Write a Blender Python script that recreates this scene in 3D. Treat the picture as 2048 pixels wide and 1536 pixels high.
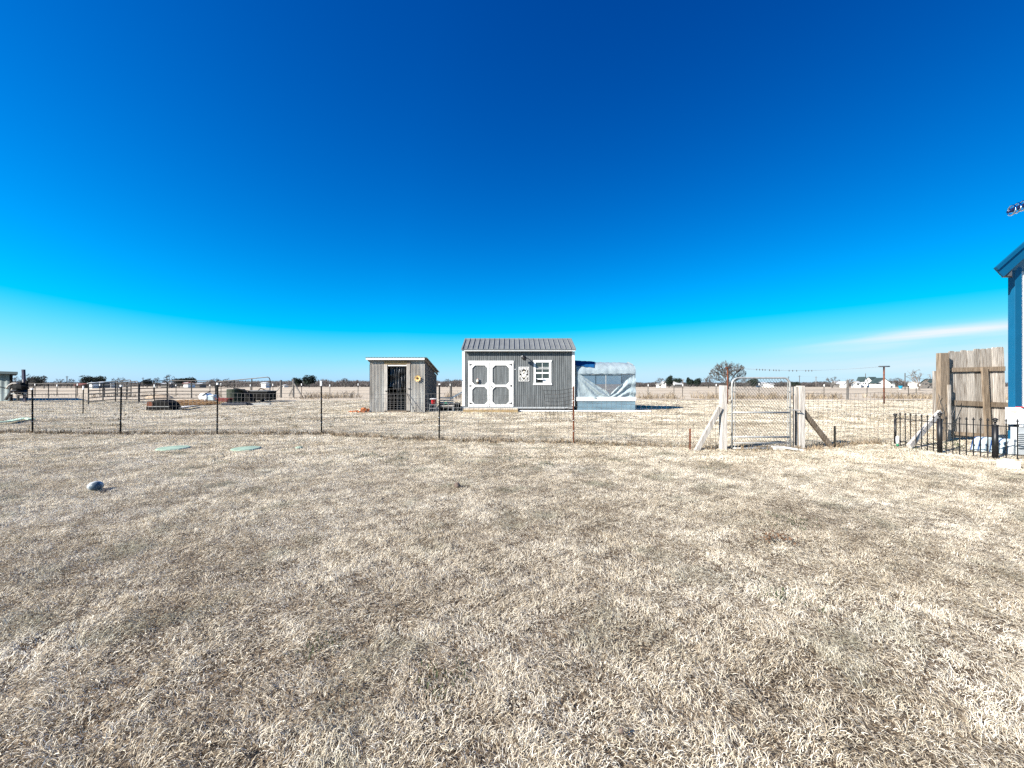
import bpy, math, random
import numpy as np
from mathutils import Vector, Matrix, noise as mnoise

R = math.radians
random.seed(7)
rng = np.random.default_rng(7)
for o in list(bpy.data.objects):
    bpy.data.objects.remove(o)
S = bpy.context.scene
COL = S.collection

# ------------------------------------------------------------------ camera
CAM_H = 1.3
FPX = 800.0            # focal length in photo pixels (2048 wide)
cam = bpy.data.cameras.new('camera')
cam_o = bpy.data.objects.new('camera', cam)
COL.objects.link(cam_o)
cam_o.location = (0, 0, CAM_H)
cam_o.rotation_euler = (R(90), 0, 0)
cam.sensor_width = 36
cam.lens = 36 * FPX / 2048
cam.clip_start = 0.05
cam.clip_end = 9000
S.camera = cam_o

# ------------------------------------------------------------------ light
EXPO = 1.28
SUN_EL = 30.0
SUN_DIR = Vector((-0.86, -0.51, 0)).normalized()       # where the sun stands, seen from above
S.view_settings.view_transform = 'Standard'
S.view_settings.look = 'None'
S.view_settings.gamma = 1
S.view_settings.use_curve_mapping = False
S.view_settings.exposure = EXPO
S.render.engine = 'CYCLES'
S.cycles.max_bounces = 6
S.cycles.transparent_max_bounces = 12
S.cycles.use_denoising = False
S.cycles.sample_clamp_indirect = 6

sun = bpy.data.lights.new('sun', 'SUN')
sun.energy = 5.0
sun.angle = R(0.5)
sun.color = (1.0, 0.935, 0.84)
sun_o = bpy.data.objects.new('sun', sun)
COL.objects.link(sun_o)
_e = R(SUN_EL)
_tosun = Vector((SUN_DIR.x * math.cos(_e), SUN_DIR.y * math.cos(_e), math.sin(_e)))
sun_o.rotation_euler = _tosun.to_track_quat('Z', 'Y').to_euler()
sun_o.location = (-20, -15, 30)

world = bpy.data.worlds.new('World')
S.world = world
world.use_nodes = True
wt = world.node_tree
wn, wl = wt.nodes, wt.links
bg = wn['Background']


def wmath(op, a, b=None, clamp=False):
    n = wn.new('ShaderNodeMath')
    n.operation = op
    n.use_clamp = clamp
    for i, v in enumerate((a, b)):
        if v is None:
            continue
        if isinstance(v, (int, float)):
            n.inputs[i].default_value = v
        else:
            wl.new(v, n.inputs[i])
    return n.outputs[0]


sky = wn.new('ShaderNodeTexSky')
sky.sky_type = 'NISHITA'
sky.sun_disc = False
sky.sun_elevation = _e
sky.sun_rotation = math.atan2(SUN_DIR.x, SUN_DIR.y)
sky.altitude = 100
sky.dust_density = 0.3
sky.air_density = 1.0
sky.ozone_density = 1.0
sep = wn.new('ShaderNodeSeparateColor')
wl.new(sky.outputs[0], sep.inputs[0])
tc = wn.new('ShaderNodeTexCoord')
dt = wn.new('ShaderNodeVectorMath')
dt.operation = 'DOT_PRODUCT'
wl.new(tc.outputs['Generated'], dt.inputs[0])
dt.inputs[1].default_value = tuple(SUN_DIR)
away = wmath('MAXIMUM', wmath('SUBTRACT', wmath('MULTIPLY', dt.outputs['Value'], -1.0), 0.25), 0.0)
fall = wmath('SUBTRACT', 1.0, wmath('MULTIPLY', away, 0.36))
r_, g_, b_ = [wmath('MULTIPLY', wmath('MULTIPLY', sep.outputs[i], 0.1), fall) for i in range(3)]
# deep, saturated winter blue: a grade of the whole sky's colour
g2 = wmath('MULTIPLY', wmath('POWER', g_, 1.62), 2.12)
g2 = wmath('MAXIMUM', g2, wmath('MULTIPLY', wmath('SUBTRACT', r_, 0.1), 1.3))
b2 = wmath('MAXIMUM', wmath('MULTIPLY', wmath('POWER', b_, 1.2), 2.3), wmath('MULTIPLY', g2, 1.25))
r2 = wmath('MULTIPLY', wmath('MAXIMUM', wmath('SUBTRACT', r_, 0.335), 0.0), 1.6)
r2 = wmath('MINIMUM', r2, 0.56)
sm = wn.new('ShaderNodeMath')
sm.operation = 'SMOOTH_MIN'
wl.new(g2, sm.inputs[0])
sm.inputs[1].default_value = 0.86
sm.inputs[2].default_value = 0.55
g2 = sm.outputs[0]
b2 = wmath('MINIMUM', b2, 1.02)
comb = wn.new('ShaderNodeCombineColor')
for i, v in enumerate((r2, g2, b2)):
    wl.new(v, comb.inputs[i])
# thin cirrus streaks low in the sky to the right
sx = wn.new('ShaderNodeSeparateXYZ')
wl.new(tc.outputs['Generated'], sx.inputs[0])
az = wmath('ARCTAN2', sx.outputs[0], sx.outputs[1])
el = wmath('ARCSINE', sx.outputs[2])


def gauss(v, c, w):
    d = wmath('DIVIDE', wmath('SUBTRACT', v, c), w)
    return wmath('EXPONENT', wmath('MULTIPLY', wmath('MULTIPLY', d, d), -1.0))


cmb = wn.new('ShaderNodeCombineXYZ')
wl.new(wmath('MULTIPLY', az, 2.2), cmb.inputs[0])
wl.new(wmath('MULTIPLY', wmath('ADD', el, wmath('MULTIPLY', az, -0.05)), 30), cmb.inputs[1])
nz = wn.new('ShaderNodeTexNoise')
nz.inputs['Scale'].default_value = 1.6
nz.inputs['Detail'].default_value = 6
nz.inputs['Distortion'].default_value = 0.4
wl.new(cmb.outputs[0], nz.inputs['Vector'])
nzv = wmath('ADD', wmath('MULTIPLY', nz.outputs[0], 2.6), -0.55)
elt = wmath('SUBTRACT', el, wmath('MULTIPLY', wmath('SUBTRACT', az, R(45)), 0.055))
c1 = wmath('MULTIPLY', gauss(elt, R(4.75), R(0.75)), gauss(az, R(47), R(8.5)))
c2 = wmath('MULTIPLY', gauss(elt, R(2.4), R(1.5)), gauss(az, R(50), R(15)))
cl = wmath('MULTIPLY', wmath('ADD', wmath('MULTIPLY', c1, 1.1), wmath('MULTIPLY', c2, 0.5)), nzv, True)
mixc = wn.new('ShaderNodeMix')
mixc.data_type = 'RGBA'
wl.new(cl, mixc.inputs['Factor'])
wl.new(comb.outputs[0], mixc.inputs['A'])
mixc.inputs['B'].default_value = (0.85, 0.94, 1.0, 1)
sc10 = wn.new('ShaderNodeMix')
sc10.data_type = 'RGBA'
sc10.blend_type = 'MULTIPLY'
sc10.inputs['Factor'].default_value = 1
wl.new(mixc.outputs['Result'], sc10.inputs['A'])
k = 10.0 / 2 ** EXPO
sc10.inputs['B'].default_value = (k, k, k, 1)
wl.new(sc10.outputs['Result'], bg.inputs['Color'])
bg.inputs['Strength'].default_value = 0.1

# ------------------------------------------------------------------ materials


def mat(name, col, rough=0.8, metal=0.0, var=0.2, scale=6.0, stretch=(1, 1, 1), bump=0.0, bscale=None,
        col2=None, spec=0.3, translucent=0.0, alpha=1.0, detail=5, rand=.0):
    m = bpy.data.materials.new(name)
    m.use_nodes = True
    t = m.node_tree
    n, l = t.nodes, t.links
    p = n['Principled BSDF']
    p.inputs['Roughness'].default_value = rough
    p.inputs['Metallic'].default_value = metal
    p.inputs['Specular IOR Level'].default_value = spec
    co = n.new('ShaderNodeTexCoord')
    mp = n.new('ShaderNodeMapping')
    mp.inputs['Scale'].default_value = stretch
    l.new(co.outputs['Object'], mp.inputs[0])
    nz = n.new('ShaderNodeTexNoise')
    nz.inputs['Scale'].default_value = scale
    nz.inputs['Detail'].default_value = detail
    l.new(mp.outputs[0], nz.inputs['Vector'])
    rp = n.new('ShaderNodeValToRGB')
    rp.color_ramp.elements[0].position = 0.32
    rp.color_ramp.elements[1].position = 0.68
    a = col2 if col2 else tuple(c * (1 - var) for c in col)
    b = col if col2 else tuple(min(1, c * (1 + var)) for c in col)
    rp.color_ramp.elements[0].color = (*a, 1)
    rp.color_ramp.elements[1].color = (*b, 1)
    l.new(nz.outputs[0], rp.inputs[0])
    oi_ = n.new('ShaderNodeObjectInfo')
    mrr = n.new('ShaderNodeMapRange')
    mrr.inputs['To Min'].default_value = 1 - rand
    mrr.inputs['To Max'].default_value = 1 + rand
    l.new(oi_.outputs['Random'], mrr.inputs[0])
    vm = n.new('ShaderNodeVectorMath')
    vm.operation = 'SCALE'
    l.new(rp.outputs[0], vm.inputs[0])
    l.new(mrr.outputs[0], vm.inputs['Scale'])
    l.new(vm.outputs[0], p.inputs['Base Color'])
    if bump:
        nb = n.new('ShaderNodeTexNoise')
        nb.inputs['Scale'].default_value = bscale or scale * 3
        nb.inputs['Detail'].default_value = 4
        l.new(mp.outputs[0], nb.inputs['Vector'])
        bp = n.new('ShaderNodeBump')
        bp.inputs['Strength'].default_value = bump
        bp.inputs['Distance'].default_value = 0.02
        l.new(nb.outputs[0], bp.inputs['Height'])
        l.new(bp.outputs[0], p.inputs['Normal'])
    out = n['Material Output']
    last = p.outputs[0]
    if translucent:
        tr = n.new('ShaderNodeBsdfTranslucent')
        l.new(rp.outputs[0], tr.inputs[0])
        mx = n.new('ShaderNodeMixShader')
        mx.inputs[0].default_value = translucent
        l.new(last, mx.inputs[1])
        l.new(tr.outputs[0], mx.inputs[2])
        last = mx.outputs[0]
    if alpha < 1:
        tp = n.new('ShaderNodeBsdfTransparent')
        mx = n.new('ShaderNodeMixShader')
        mx.inputs[0].default_value = alpha
        l.new(tp.outputs[0], mx.inputs[1])
        l.new(last, mx.inputs[2])
        last = mx.outputs[0]
    l.new(last, out.inputs[0])
    return m


M = {
    'white_paint': mat('white_paint', (.78, .78, .76), .55, var=.05, scale=3),
    'slate_siding': mat('slate_siding', (.135, .147, .152), .8, var=.28, scale=9, stretch=(1, 1, .12), bump=.3),
    'roof_steel': mat('roof_steel', (.175, .185, .185), .5, .1, var=.1, scale=3),
    'dark_trim': mat('dark_trim', (.10, .105, .115), .5, .2, var=.1),
    'black_iron': mat('black_iron', (.012, .012, .013), .45, .3, var=.3, spec=.5),
    'matte_black': mat('matte_black', (.012, .012, .012), .9, var=.4, spec=.1),
    'galvanised': mat('galvanised', (.50, .49, .46), .5, .1, scale=2.2, stretch=(1.5, 1.5, .35), col2=(.30, .27, .235)),
    'galv_pipe': mat('galv_pipe', (.34, .345, .34), .5, .3, var=.2, scale=14),
    'wire': mat('wire', (.16, .155, .15), .6, .2, var=.2),
    'dark_wire': mat('dark_wire', (.05, .05, .05), .6, .3, var=.2),
    'tpost': mat('tpost', (.022, .022, .02), .7, .2, var=.4, scale=20),
    'rust': mat('rust', (.20, .065, .03), .85, .2, var=.4, scale=9, col2=(.07, .03, .02)),
    'weathered': mat('weathered', (.44, .415, .38), .9, scale=5, stretch=(9, 9, .6), col2=(.16, .13, .105), bump=.5, bscale=9, rand=.22),
    'weathered_pale': mat('weathered_pale', (.52, .49, .45), .9, scale=5, stretch=(9, 9, .6), col2=(.27, .24, .21), bump=.5, bscale=9, rand=.22),
    'brown_wood': mat('brown_wood', (.25, .20, .15), .9, scale=6, stretch=(5, 5, .5), col2=(.11, .082, .058), bump=.5, bscale=9, rand=.22),
    'grey_plank': mat('grey_plank', (.20, .19, .18), .9, scale=7, stretch=(6, 6, .4), col2=(.07, .065, .06), bump=.5, rand=.22),
    'honey_wood': mat('honey_wood', (.40, .30, .16), .85, scale=6, stretch=(1, 5, 5), col2=(.24, .16, .08), bump=.3),
    'deck_wood': mat('deck_wood', (.60, .53, .43), .9, scale=7, stretch=(3, .6, 3), col2=(.38, .30, .22), bump=.3, rand=.22),
    'blue_steel': mat('blue_steel', (.003, .085, .18), .35, .1, var=.06, scale=3, spec=.5),
    'white_steel': mat('white_steel', (.80, .80, .79), .5, var=.03, scale=2),
    'poly_sheet': mat('poly_sheet', (.42, .51, .55), .35, var=.08, scale=4, bump=.25, bscale=7, translucent=.35, alpha=.93, spec=.5),
    'thin_poly': mat('thin_poly', (.52, .62, .67), .35, var=.12, scale=4, translucent=.4, alpha=.72, spec=.5),
    'sky_tint_tin': mat('sky_tint_tin', (.24, .36, .43), .4, .3, var=.2, scale=.8),  # blue of the reflected sky put into the tin's colour
    'shaded_barn_tin': mat('shaded_barn_tin', (.21, .25, .25), .6, .1, var=.3, scale=.8),  # shade on the barn front put into a darker, teal base colour
    'blue_tarp': mat('blue_tarp', (.004, .06, .17), .6, var=.3, scale=6, bump=.2),
    'black_plastic': mat('black_plastic', (.010, .010, .010), .8, var=.3, scale=5, bump=.3, bscale=4, spec=.06),
    'strip_plastic': mat('strip_plastic', (.10, .105, .11), .3, scale=3, col2=(.01, .01, .012), spec=.7),  # grey highlights on the black strips put into the colour
    'glass': mat('glass', (.035, .045, .04), .08, var=.3, scale=4, spec=.8),
    'white_plastic': mat('white_plastic', (.82, .83, .84), .4, var=.03),
    'pale_blue': mat('pale_blue', (.40, .48, .51), .45, var=.05, scale=2),
    'deep_blue': mat('deep_blue', (.006, .05, .20), .4, var=.1),
    'grey_plastic': mat('grey_plastic', (.40, .42, .43), .45, var=.06),
    'red_plastic': mat('red_plastic', (.42, .02, .025), .4, var=.1),
    'green_plastic': mat('green_plastic', (.01, .16, .08), .4, var=.15),
    'pale_green': mat('pale_green', (.33, .44, .35), .75, scale=6, col2=(.19, .27, .20)),
    'drum_green': mat('drum_green', (.018, .028, .015), .6, var=.4, scale=4),
    'terracotta': mat('terracotta', (.50, .17, .055), .9, var=.4, scale=12, col2=(.22, .06, .02)),
    'clay': mat('clay', (.40, .31, .22), .95, var=.3, scale=5, bump=.8),
    'yellow_petal': mat('yellow_petal', (.80, .52, .20), .6, var=.1),
    'brown': mat('brown', (.05, .03, .02), .8, var=.3),
    'cream': mat('cream', (.70, .66, .58), .7, var=.1),
    'bark': mat('bark', (.07, .066, .062), .95, var=.3, scale=8),
    'pale_bark': mat('pale_bark', (.15, .13, .115), .95, var=.25, scale=8),
    'twig': mat('twig', (.095, .09, .085), .95, var=.3, scale=3),
    'evergreen': mat('evergreen', (.012, .023, .016), .8, var=.5, scale=.8),
    'brush': mat('brush', (.09, .08, .078), .95, var=.45, scale=.5),
    'roof_dark': mat('roof_dark', (.035, .055, .055), .6, var=.2, scale=.5),
    'roof_pale': mat('roof_pale', (.45, .46, .46), .5, .2, var=.1, scale=.5),
    'roof_red': mat('roof_red', (.16, .05, .04), .8, var=.2),
    'window_dark': mat('window_dark', (.03, .035, .04), .2, var=.2),
    'dry_stalk': mat('dry_stalk', (.44, .36, .26), .9, scale=1.5, col2=(.07, .048, .03), translucent=.15),
    'tank_blue': mat('tank_blue', (.01, .25, .42), .5, var=.1),
    'dead_leaf': mat('dead_leaf', (.12, .07, .04), .9, var=.4, scale=30),
    'weed_green': mat('weed_green', (.075, .10, .045), .8, scale=12, col2=(.03, .045, .02), translucent=.2),
    'stone': mat('stone', (.16, .12, .10), .95, var=.4, scale=20, bump=.6),
}


def grass_material(name, gain=1.0):
    m = bpy.data.materials.new(name)
    m.use_nodes = True
    n, l = m.node_tree.nodes, m.node_tree.links
    p = n['Principled BSDF']
    p.inputs['Roughness'].default_value = .6
    p.inputs['Specular IOR Level'].default_value = .3
    at = n.new('ShaderNodeAttribute')
    at.attribute_name = 'tint'
    geo = n.new('ShaderNodeNewGeometry')
    n1 = n.new('ShaderNodeTexNoise')
    n1.inputs['Scale'].default_value = .9
    n1.inputs['Detail'].default_value = 6
    n1.inputs['Roughness'].default_value = .65
    l.new(geo.outputs['Position'], n1.inputs['Vector'])
    # tint (0..1 per blade) shifted by patches of the lawn
    ma = n.new('ShaderNodeMath')
    ma.operation = 'MULTIPLY_ADD'
    l.new(n1.outputs[0], ma.inputs[0])
    ma.inputs[1].default_value = 1.05
    ma.inputs[2].default_value = -.49
    ad = n.new('ShaderNodeMath')
    ad.operation = 'ADD'
    n3 = n.new('ShaderNodeTexNoise')
    n3.inputs['Scale'].default_value = 1.0
    n3.inputs['Detail'].default_value = 4
    mp3 = n.new('ShaderNodeMapping')
    mp3.inputs['Scale'].default_value = (.22, .65, 1)
    mp3.inputs['Rotation'].default_value = (0, 0, R(12))
    l.new(geo.outputs['Position'], mp3.inputs[0])
    l.new(mp3.outputs[0], n3.inputs['Vector'])
    m3 = n.new('ShaderNodeMath')
    m3.operation = 'MULTIPLY_ADD'
    m3.inputs[1].default_value = .6
    m3.inputs[2].default_value = -.28
    l.new(n3.outputs[0], m3.inputs[0])
    a3 = n.new('ShaderNodeMath')
    l.new(ma.outputs[0], a3.inputs[0])
    l.new(m3.outputs[0], a3.inputs[1])
    l.new(at.outputs['Fac'], ad.inputs[0])
    l.new(a3.outputs[0], ad.inputs[1])
    rp = n.new('ShaderNodeValToRGB')
    cr = rp.color_ramp
    stops = [(0.0, (.055, .038, .022)), (.18, (.19, .143, .09)), (.42, (.46, .385, .275)),
             (.68, (.70, .62, .48)), (1.0, (.92, .87, .75))]
    while len(cr.elements) < len(stops):
        cr.elements.new(.5)
    for e, (pos, c) in zip(cr.elements, stops):
        e.position = pos
        e.color = (*[min(.95, x * gain) for x in c], 1)
    l.new(ad.outputs[0], rp.inputs[0])
    # sparse green-grey patches where the winter weeds come through
    n2 = n.new('ShaderNodeTexNoise')
    n2.inputs['Scale'].default_value = 1.7
    n2.inputs['Detail'].default_value = 5
    mpp = n.new('ShaderNodeMapping')
    mpp.inputs['Location'].default_value = (31, 17, 0)
    l.new(geo.outputs['Position'], mpp.inputs[0])
    l.new(mpp.outputs[0], n2.inputs['Vector'])
    mr = n.new('ShaderNodeMapRange')
    mr.inputs['From Min'].default_value = .56
    mr.inputs['From Max'].default_value = .72
    mr.inputs['To Max'].default_value = .6
    l.new(n2.outputs[0], mr.inputs[0])
    mx = n.new('ShaderNodeMix')
    mx.data_type = 'RGBA'
    l.new(mr.outputs[0], mx.inputs['Factor'])
    l.new(rp.outputs[0], mx.inputs['A'])
    mx.inputs['B'].default_value = (.20, .215, .15, 1)
    l.new(mx.outputs['Result'], p.inputs['Base Color'])
    tr = n.new('ShaderNodeBsdfTranslucent')
    l.new(mx.outputs['Result'], tr.inputs[0])
    ms = n.new('ShaderNodeMixShader')
    ms.inputs[0].default_value = .18
    l.new(p.outputs[0], ms.inputs[1])
    l.new(tr.outputs[0], ms.inputs[2])
    l.new(ms.outputs[0], n['Material Output'].inputs[0])
    return m


def ground_material(name, stops, scale, fine, bump):
    m = bpy.data.materials.new(name)
    m.use_nodes = True
    n, l = m.node_tree.nodes, m.node_tree.links
    p = n['Principled BSDF']
    p.inputs['Roughness'].default_value = .95
    p.inputs['Specular IOR Level'].default_value = .1
    geo = n.new('ShaderNodeNewGeometry')
    a = n.new('ShaderNodeTexNoise')
    a.inputs['Scale'].default_value = scale
    a.inputs['Detail'].default_value = 12
    a.inputs['Roughness'].default_value = .75
    b = n.new('ShaderNodeTexNoise')
    b.inputs['Scale'].default_value = fine
    b.inputs['Detail'].default_value = 3
    l.new(geo.outputs['Position'], a.inputs['Vector'])
    l.new(geo.outputs['Position'], b.inputs['Vector'])
    md = n.new('ShaderNodeMath')
    md.operation = 'MULTIPLY_ADD'
    l.new(b.outputs[0], md.inputs[0])
    md.inputs[1].default_value = .9
    md.inputs[2].default_value = -.45
    ad = n.new('ShaderNodeMath')
    ad.operation = 'ADD'
    l.new(a.outputs[0], ad.inputs[0])
    l.new(md.outputs[0], ad.inputs[1])
    rp = n.new('ShaderNodeValToRGB')
    cr = rp.color_ramp
    while len(cr.elements) < len(stops):
        cr.elements.new(.5)
    for e, (pos, c) in zip(cr.elements, stops):
        e.position = pos
        e.color = (*c, 1)
    l.new(ad.outputs[0], rp.inputs[0])
    l.new(rp.outputs[0], p.inputs['Base Color'])
    bp = n.new('ShaderNodeBump')
    bp.inputs['Strength'].default_value = bump
    bp.inputs['Distance'].default_value = .06
    l.new(ad.outputs[0], bp.inputs['Height'])
    l.new(bp.outputs[0], p.inputs['Normal'])
    return m


M['soil'] = ground_material('soil', [(.25, (.05, .036, .024)), (.5, (.17, .13, .09)), (.8, (.36, .30, .22))], 2.0, 60, .8)
M['pasture'] = ground_material('pasture', [(.2, (.24, .18, .12)), (.45, (.44, .37, .28)), (.75, (.55, .48, .385))], .35, 4.0, .5)
M['grass'] = grass_material('dry_grass')

# ------------------------------------------------------------------ mesh builder


def P(px, py, y):
    """photo direction (px, py) followed out to distance y"""
    return Vector(((px - 1024) / FPX * y, y, CAM_H - (py - 768) / FPX * y))


def G(px, py):
    """point of the flat ground seen at px, py"""
    y = CAM_H * FPX / (py - 768)
    return Vector(((px - 1024) / FPX * y, y, 0))


class MB:
    def __init__(s):
        s.v, s.f = [], []

    def add(s, vs, fs):
        b = len(s.v)
        s.v += [tuple(v) for v in vs]
        s.f += [tuple(i + b for i in f) for f in fs]
        return s

    def box(s, x0, x1, y0, y1, z0, z1):
        return s.add([(x0, y0, z0), (x1, y0, z0), (x1, y1, z0), (x0, y1, z0),
                      (x0, y0, z1), (x1, y0, z1), (x1, y1, z1), (x0, y1, z1)],
                     [(0, 3, 2, 1), (4, 5, 6, 7), (0, 1, 5, 4), (1, 2, 6, 5), (2, 3, 7, 6), (3, 0, 4, 7)])

    def beam(s, p0, p1, w, h, up=(0, 0, 1)):
        p0, p1 = Vector(p0), Vector(p1)
        d = (p1 - p0).normalized()
        up = Vector(up)
        if abs(d.dot(up)) > .95:
            up = Vector((0, 1, 0))
        a = d.cross(up).normalized() * (w / 2)
        b = a.cross(d).normalized() * (h / 2)
        vs = [p + sa * a + sb * b for p in (p0, p1) for sa, sb in ((-1, -1), (1, -1), (1, 1), (-1, 1))]
        return s.add(vs, [(3, 2, 1, 0), (4, 5, 6, 7), (0, 1, 5, 4), (1, 2, 6, 5), (2, 3, 7, 6), (3, 0, 4, 7)])

    def tube(s, pts, r, n=6, cap=True):
        pts = [Vector(p) for p in pts]
        rr = r if isinstance(r, (list, tuple)) else [r] * len(pts)
        rings = []
        prev = None
        for i, p in enumerate(pts):
            d = (pts[min(i + 1, len(pts) - 1)] - pts[max(i - 1, 0)])
            if d.length < 1e-9:
                d = Vector((0, 0, 1))
            d.normalize()
            if prev is None:
                u = d.cross(Vector((0, 0, 1)) if abs(d.z) < .9 else Vector((1, 0, 0))).normalized()
            else:
                u = (prev - d * prev.dot(d)).normalized()
            prev = u
            w = d.cross(u)
            rings.append([p + rr[i] * (math.cos(2 * math.pi * k / n) * u + math.sin(2 * math.pi * k / n) * w) for k in range(n)])
        vs = [v for q in rings for v in q]
        fs = []
        for i in range(len(pts) - 1):
            for k in range(n):
                k2 = (k + 1) % n
                fs.append((i * n + k, i * n + k2, (i + 1) * n + k2, (i + 1) * n + k))
        if cap:
            fs.append(tuple(range(n - 1, -1, -1)))
            fs.append(tuple((len(pts) - 1) * n + k for k in range(n)))
        return s.add(vs, fs)

    def lathe(s, c, prof, n=16, axis='z'):
        c = Vector(c)
        vs = []
        for (r, h) in prof:
            for k in range(n):
                a = 2 * math.pi * k / n
                if axis == 'z':
                    vs.append(c + Vector((r * math.cos(a), r * math.sin(a), h)))
                elif axis == 'y':
                    vs.append(c + Vector((r * math.cos(a), h, r * math.sin(a))))
                else:
                    vs.append(c + Vector((h, r * math.cos(a), r * math.sin(a))))
        fs = []
        for i in range(len(prof) - 1):
            for k in range(n):
                k2 = (k + 1) % n
                fs.append((i * n + k, i * n + k2, (i + 1) * n + k2, (i + 1) * n + k))
        fs.append(tuple(range(n - 1, -1, -1)))
        fs.append(tuple((len(prof) - 1) * n + k for k in range(n)))
        return s.add(vs, fs)

    def prism(s, poly, off):
        """closed polygon (3D points) extruded by off"""
        off = Vector(off)
        a = [Vector(p) for p in poly]
        n = len(a)
        vs = a + [p + off for p in a]
        fs = [tuple(range(n)), tuple(range(2 * n - 1, n - 1, -1))]
        fs += [(k, k + n, (k + 1) % n + n, (k + 1) % n) for k in range(n)]
        return s.add(vs, fs)

    def grid(s, fn, nu, nv, thick=None):
        vs = [fn(i / nu, j / nv) for j in range(nv + 1) for i in range(nu + 1)]
        w = nu + 1
        fs = [(j * w + i, j * w + i + 1, (j + 1) * w + i + 1, (j + 1) * w + i) for j in range(nv) for i in range(nu)]
        s.add(vs, fs)
        if thick is not None:
            t = Vector(thick)
            s.add([Vector(v) + t for v in vs], [tuple(reversed(f)) for f in fs])
        return s

    def blob(s, c, r, seed=0, rough=.25, nu=10, nv=7, flat=0):
        c = Vector(c)
        vs = []
        for j in range(nv + 1):
            th = math.pi * j / nv
            for i in range(nu):
                ph = 2 * math.pi * i / nu
                d = Vector((math.sin(th) * math.cos(ph), math.sin(th) * math.sin(ph), math.cos(th)))
                q = 1 + rough * mnoise.noise(d * 1.7 + Vector((seed * 3.1, seed, 0)))
                p = Vector((d.x * r[0], d.y * r[1], d.z * r[2])) * q
                vs.append(c + p)
        fs = [(j * nu + i, (j + 1) * nu + i, (j + 1) * nu + (i + 1) % nu, j * nu + (i + 1) % nu) for j in range(nv) for i in range(nu)]
        return s.add(vs, fs)

    def build(s, name, m, parent=None, smooth=False, kind=None, bevel=0, **tags):
        off = Vector(parent['_loc']) if parent is not None else (Vector(tags.pop('loc')) if 'loc' in tags else Vector((0, 0, 0)))
        me = bpy.data.meshes.new(name)
        me.from_pydata([tuple(Vector(v) - off) for v in s.v], [], s.f)
        me.validate()
        me.update()
        me.materials.append(M[m] if isinstance(m, str) else m)
        if smooth:
            me.shade_smooth()
        o = bpy.data.objects.new(name, me)
        COL.objects.link(o)
        if bevel:
            b = o.modifiers.new('bevel', 'BEVEL')
            b.width = bevel
            b.segments = 2
            b.limit_method = 'ANGLE'
        o['_loc'] = list(off)
        if parent is not None:
            o.parent = parent
        else:
            o.location = off
        if kind:
            o['kind'] = kind
        for k_, v_ in tags.items():
            o[k_] = v_
        return o


def thing(name, label, cat, loc, group=None):
    o = bpy.data.objects.new(name, None)
    o.empty_display_size = .1
    COL.objects.link(o)
    o.location = loc
    o['_loc'] = list(loc)
    o['label'] = label
    o['category'] = cat
    if group:
        o['group'] = group
    return o


def copy_tree(o, parent=None):
    c = o.copy()
    COL.objects.link(c)
    if parent is not None:
        c.parent = parent
    for ch in list(o.children):
        copy_tree(ch, c)
    return c


def place_copy(o, loc, label, group=None, rotz=0, scale=1):
    c = copy_tree(o)
    c.location = loc
    c.rotation_euler = (0, 0, rotz)
    c.scale = (scale, scale, scale) if isinstance(scale, (int, float)) else scale
    c['label'] = label
    if group:
        c['group'] = group
    return c


# ------------------------------------------------------------------ setting: ground, pasture
def sheet(name, m, x0, x1, y0, y1, z, step=None):
    mb = MB()
    mb.add([(x0, y0, z), (x1, y0, z), (x1, y1, z), (x0, y1, z)], [(0, 1, 2, 3)])
    return mb.build(name, m, kind='structure')


g = MB()
xs = [-4000, -400, -80, -50] + [i for i in range(-45, 46, 1)] + [50, 80, 400, 4000]
ys = [-400, -60, -10] + [i * .5 for i in range(-10, 88)] + [44, 60, 100, 400, 6000]
for y in ys:
    for x in xs:
        z = 0
        if abs(x) < 46 and -5 < y < 44:
            z = -.012 + .016 * mnoise.noise(Vector((x * .35, y * .35, 0))) - .002
        g.v.append((x, y, z - .01))
w_ = len(xs)
for j in range(len(ys) - 1):
    for i in range(w_ - 1):
        g.f.append((j * w_ + i, j * w_ + i + 1, (j + 1) * w_ + i + 1, (j + 1) * w_ + i))
g.build('ground', 'soil', kind='structure', smooth=True)
pm = MB()
pm.add([(-4000, 30, .004), (4000, 30, .004), (4000, 6000, .004), (-4000, 6000, .004)], [(0, 1, 2, 3)])
pm.build('pasture', 'pasture', kind='structure')

# ------------------------------------------------------------------ setting: dry lawn (geometry-node instances of blade tiles)


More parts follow.
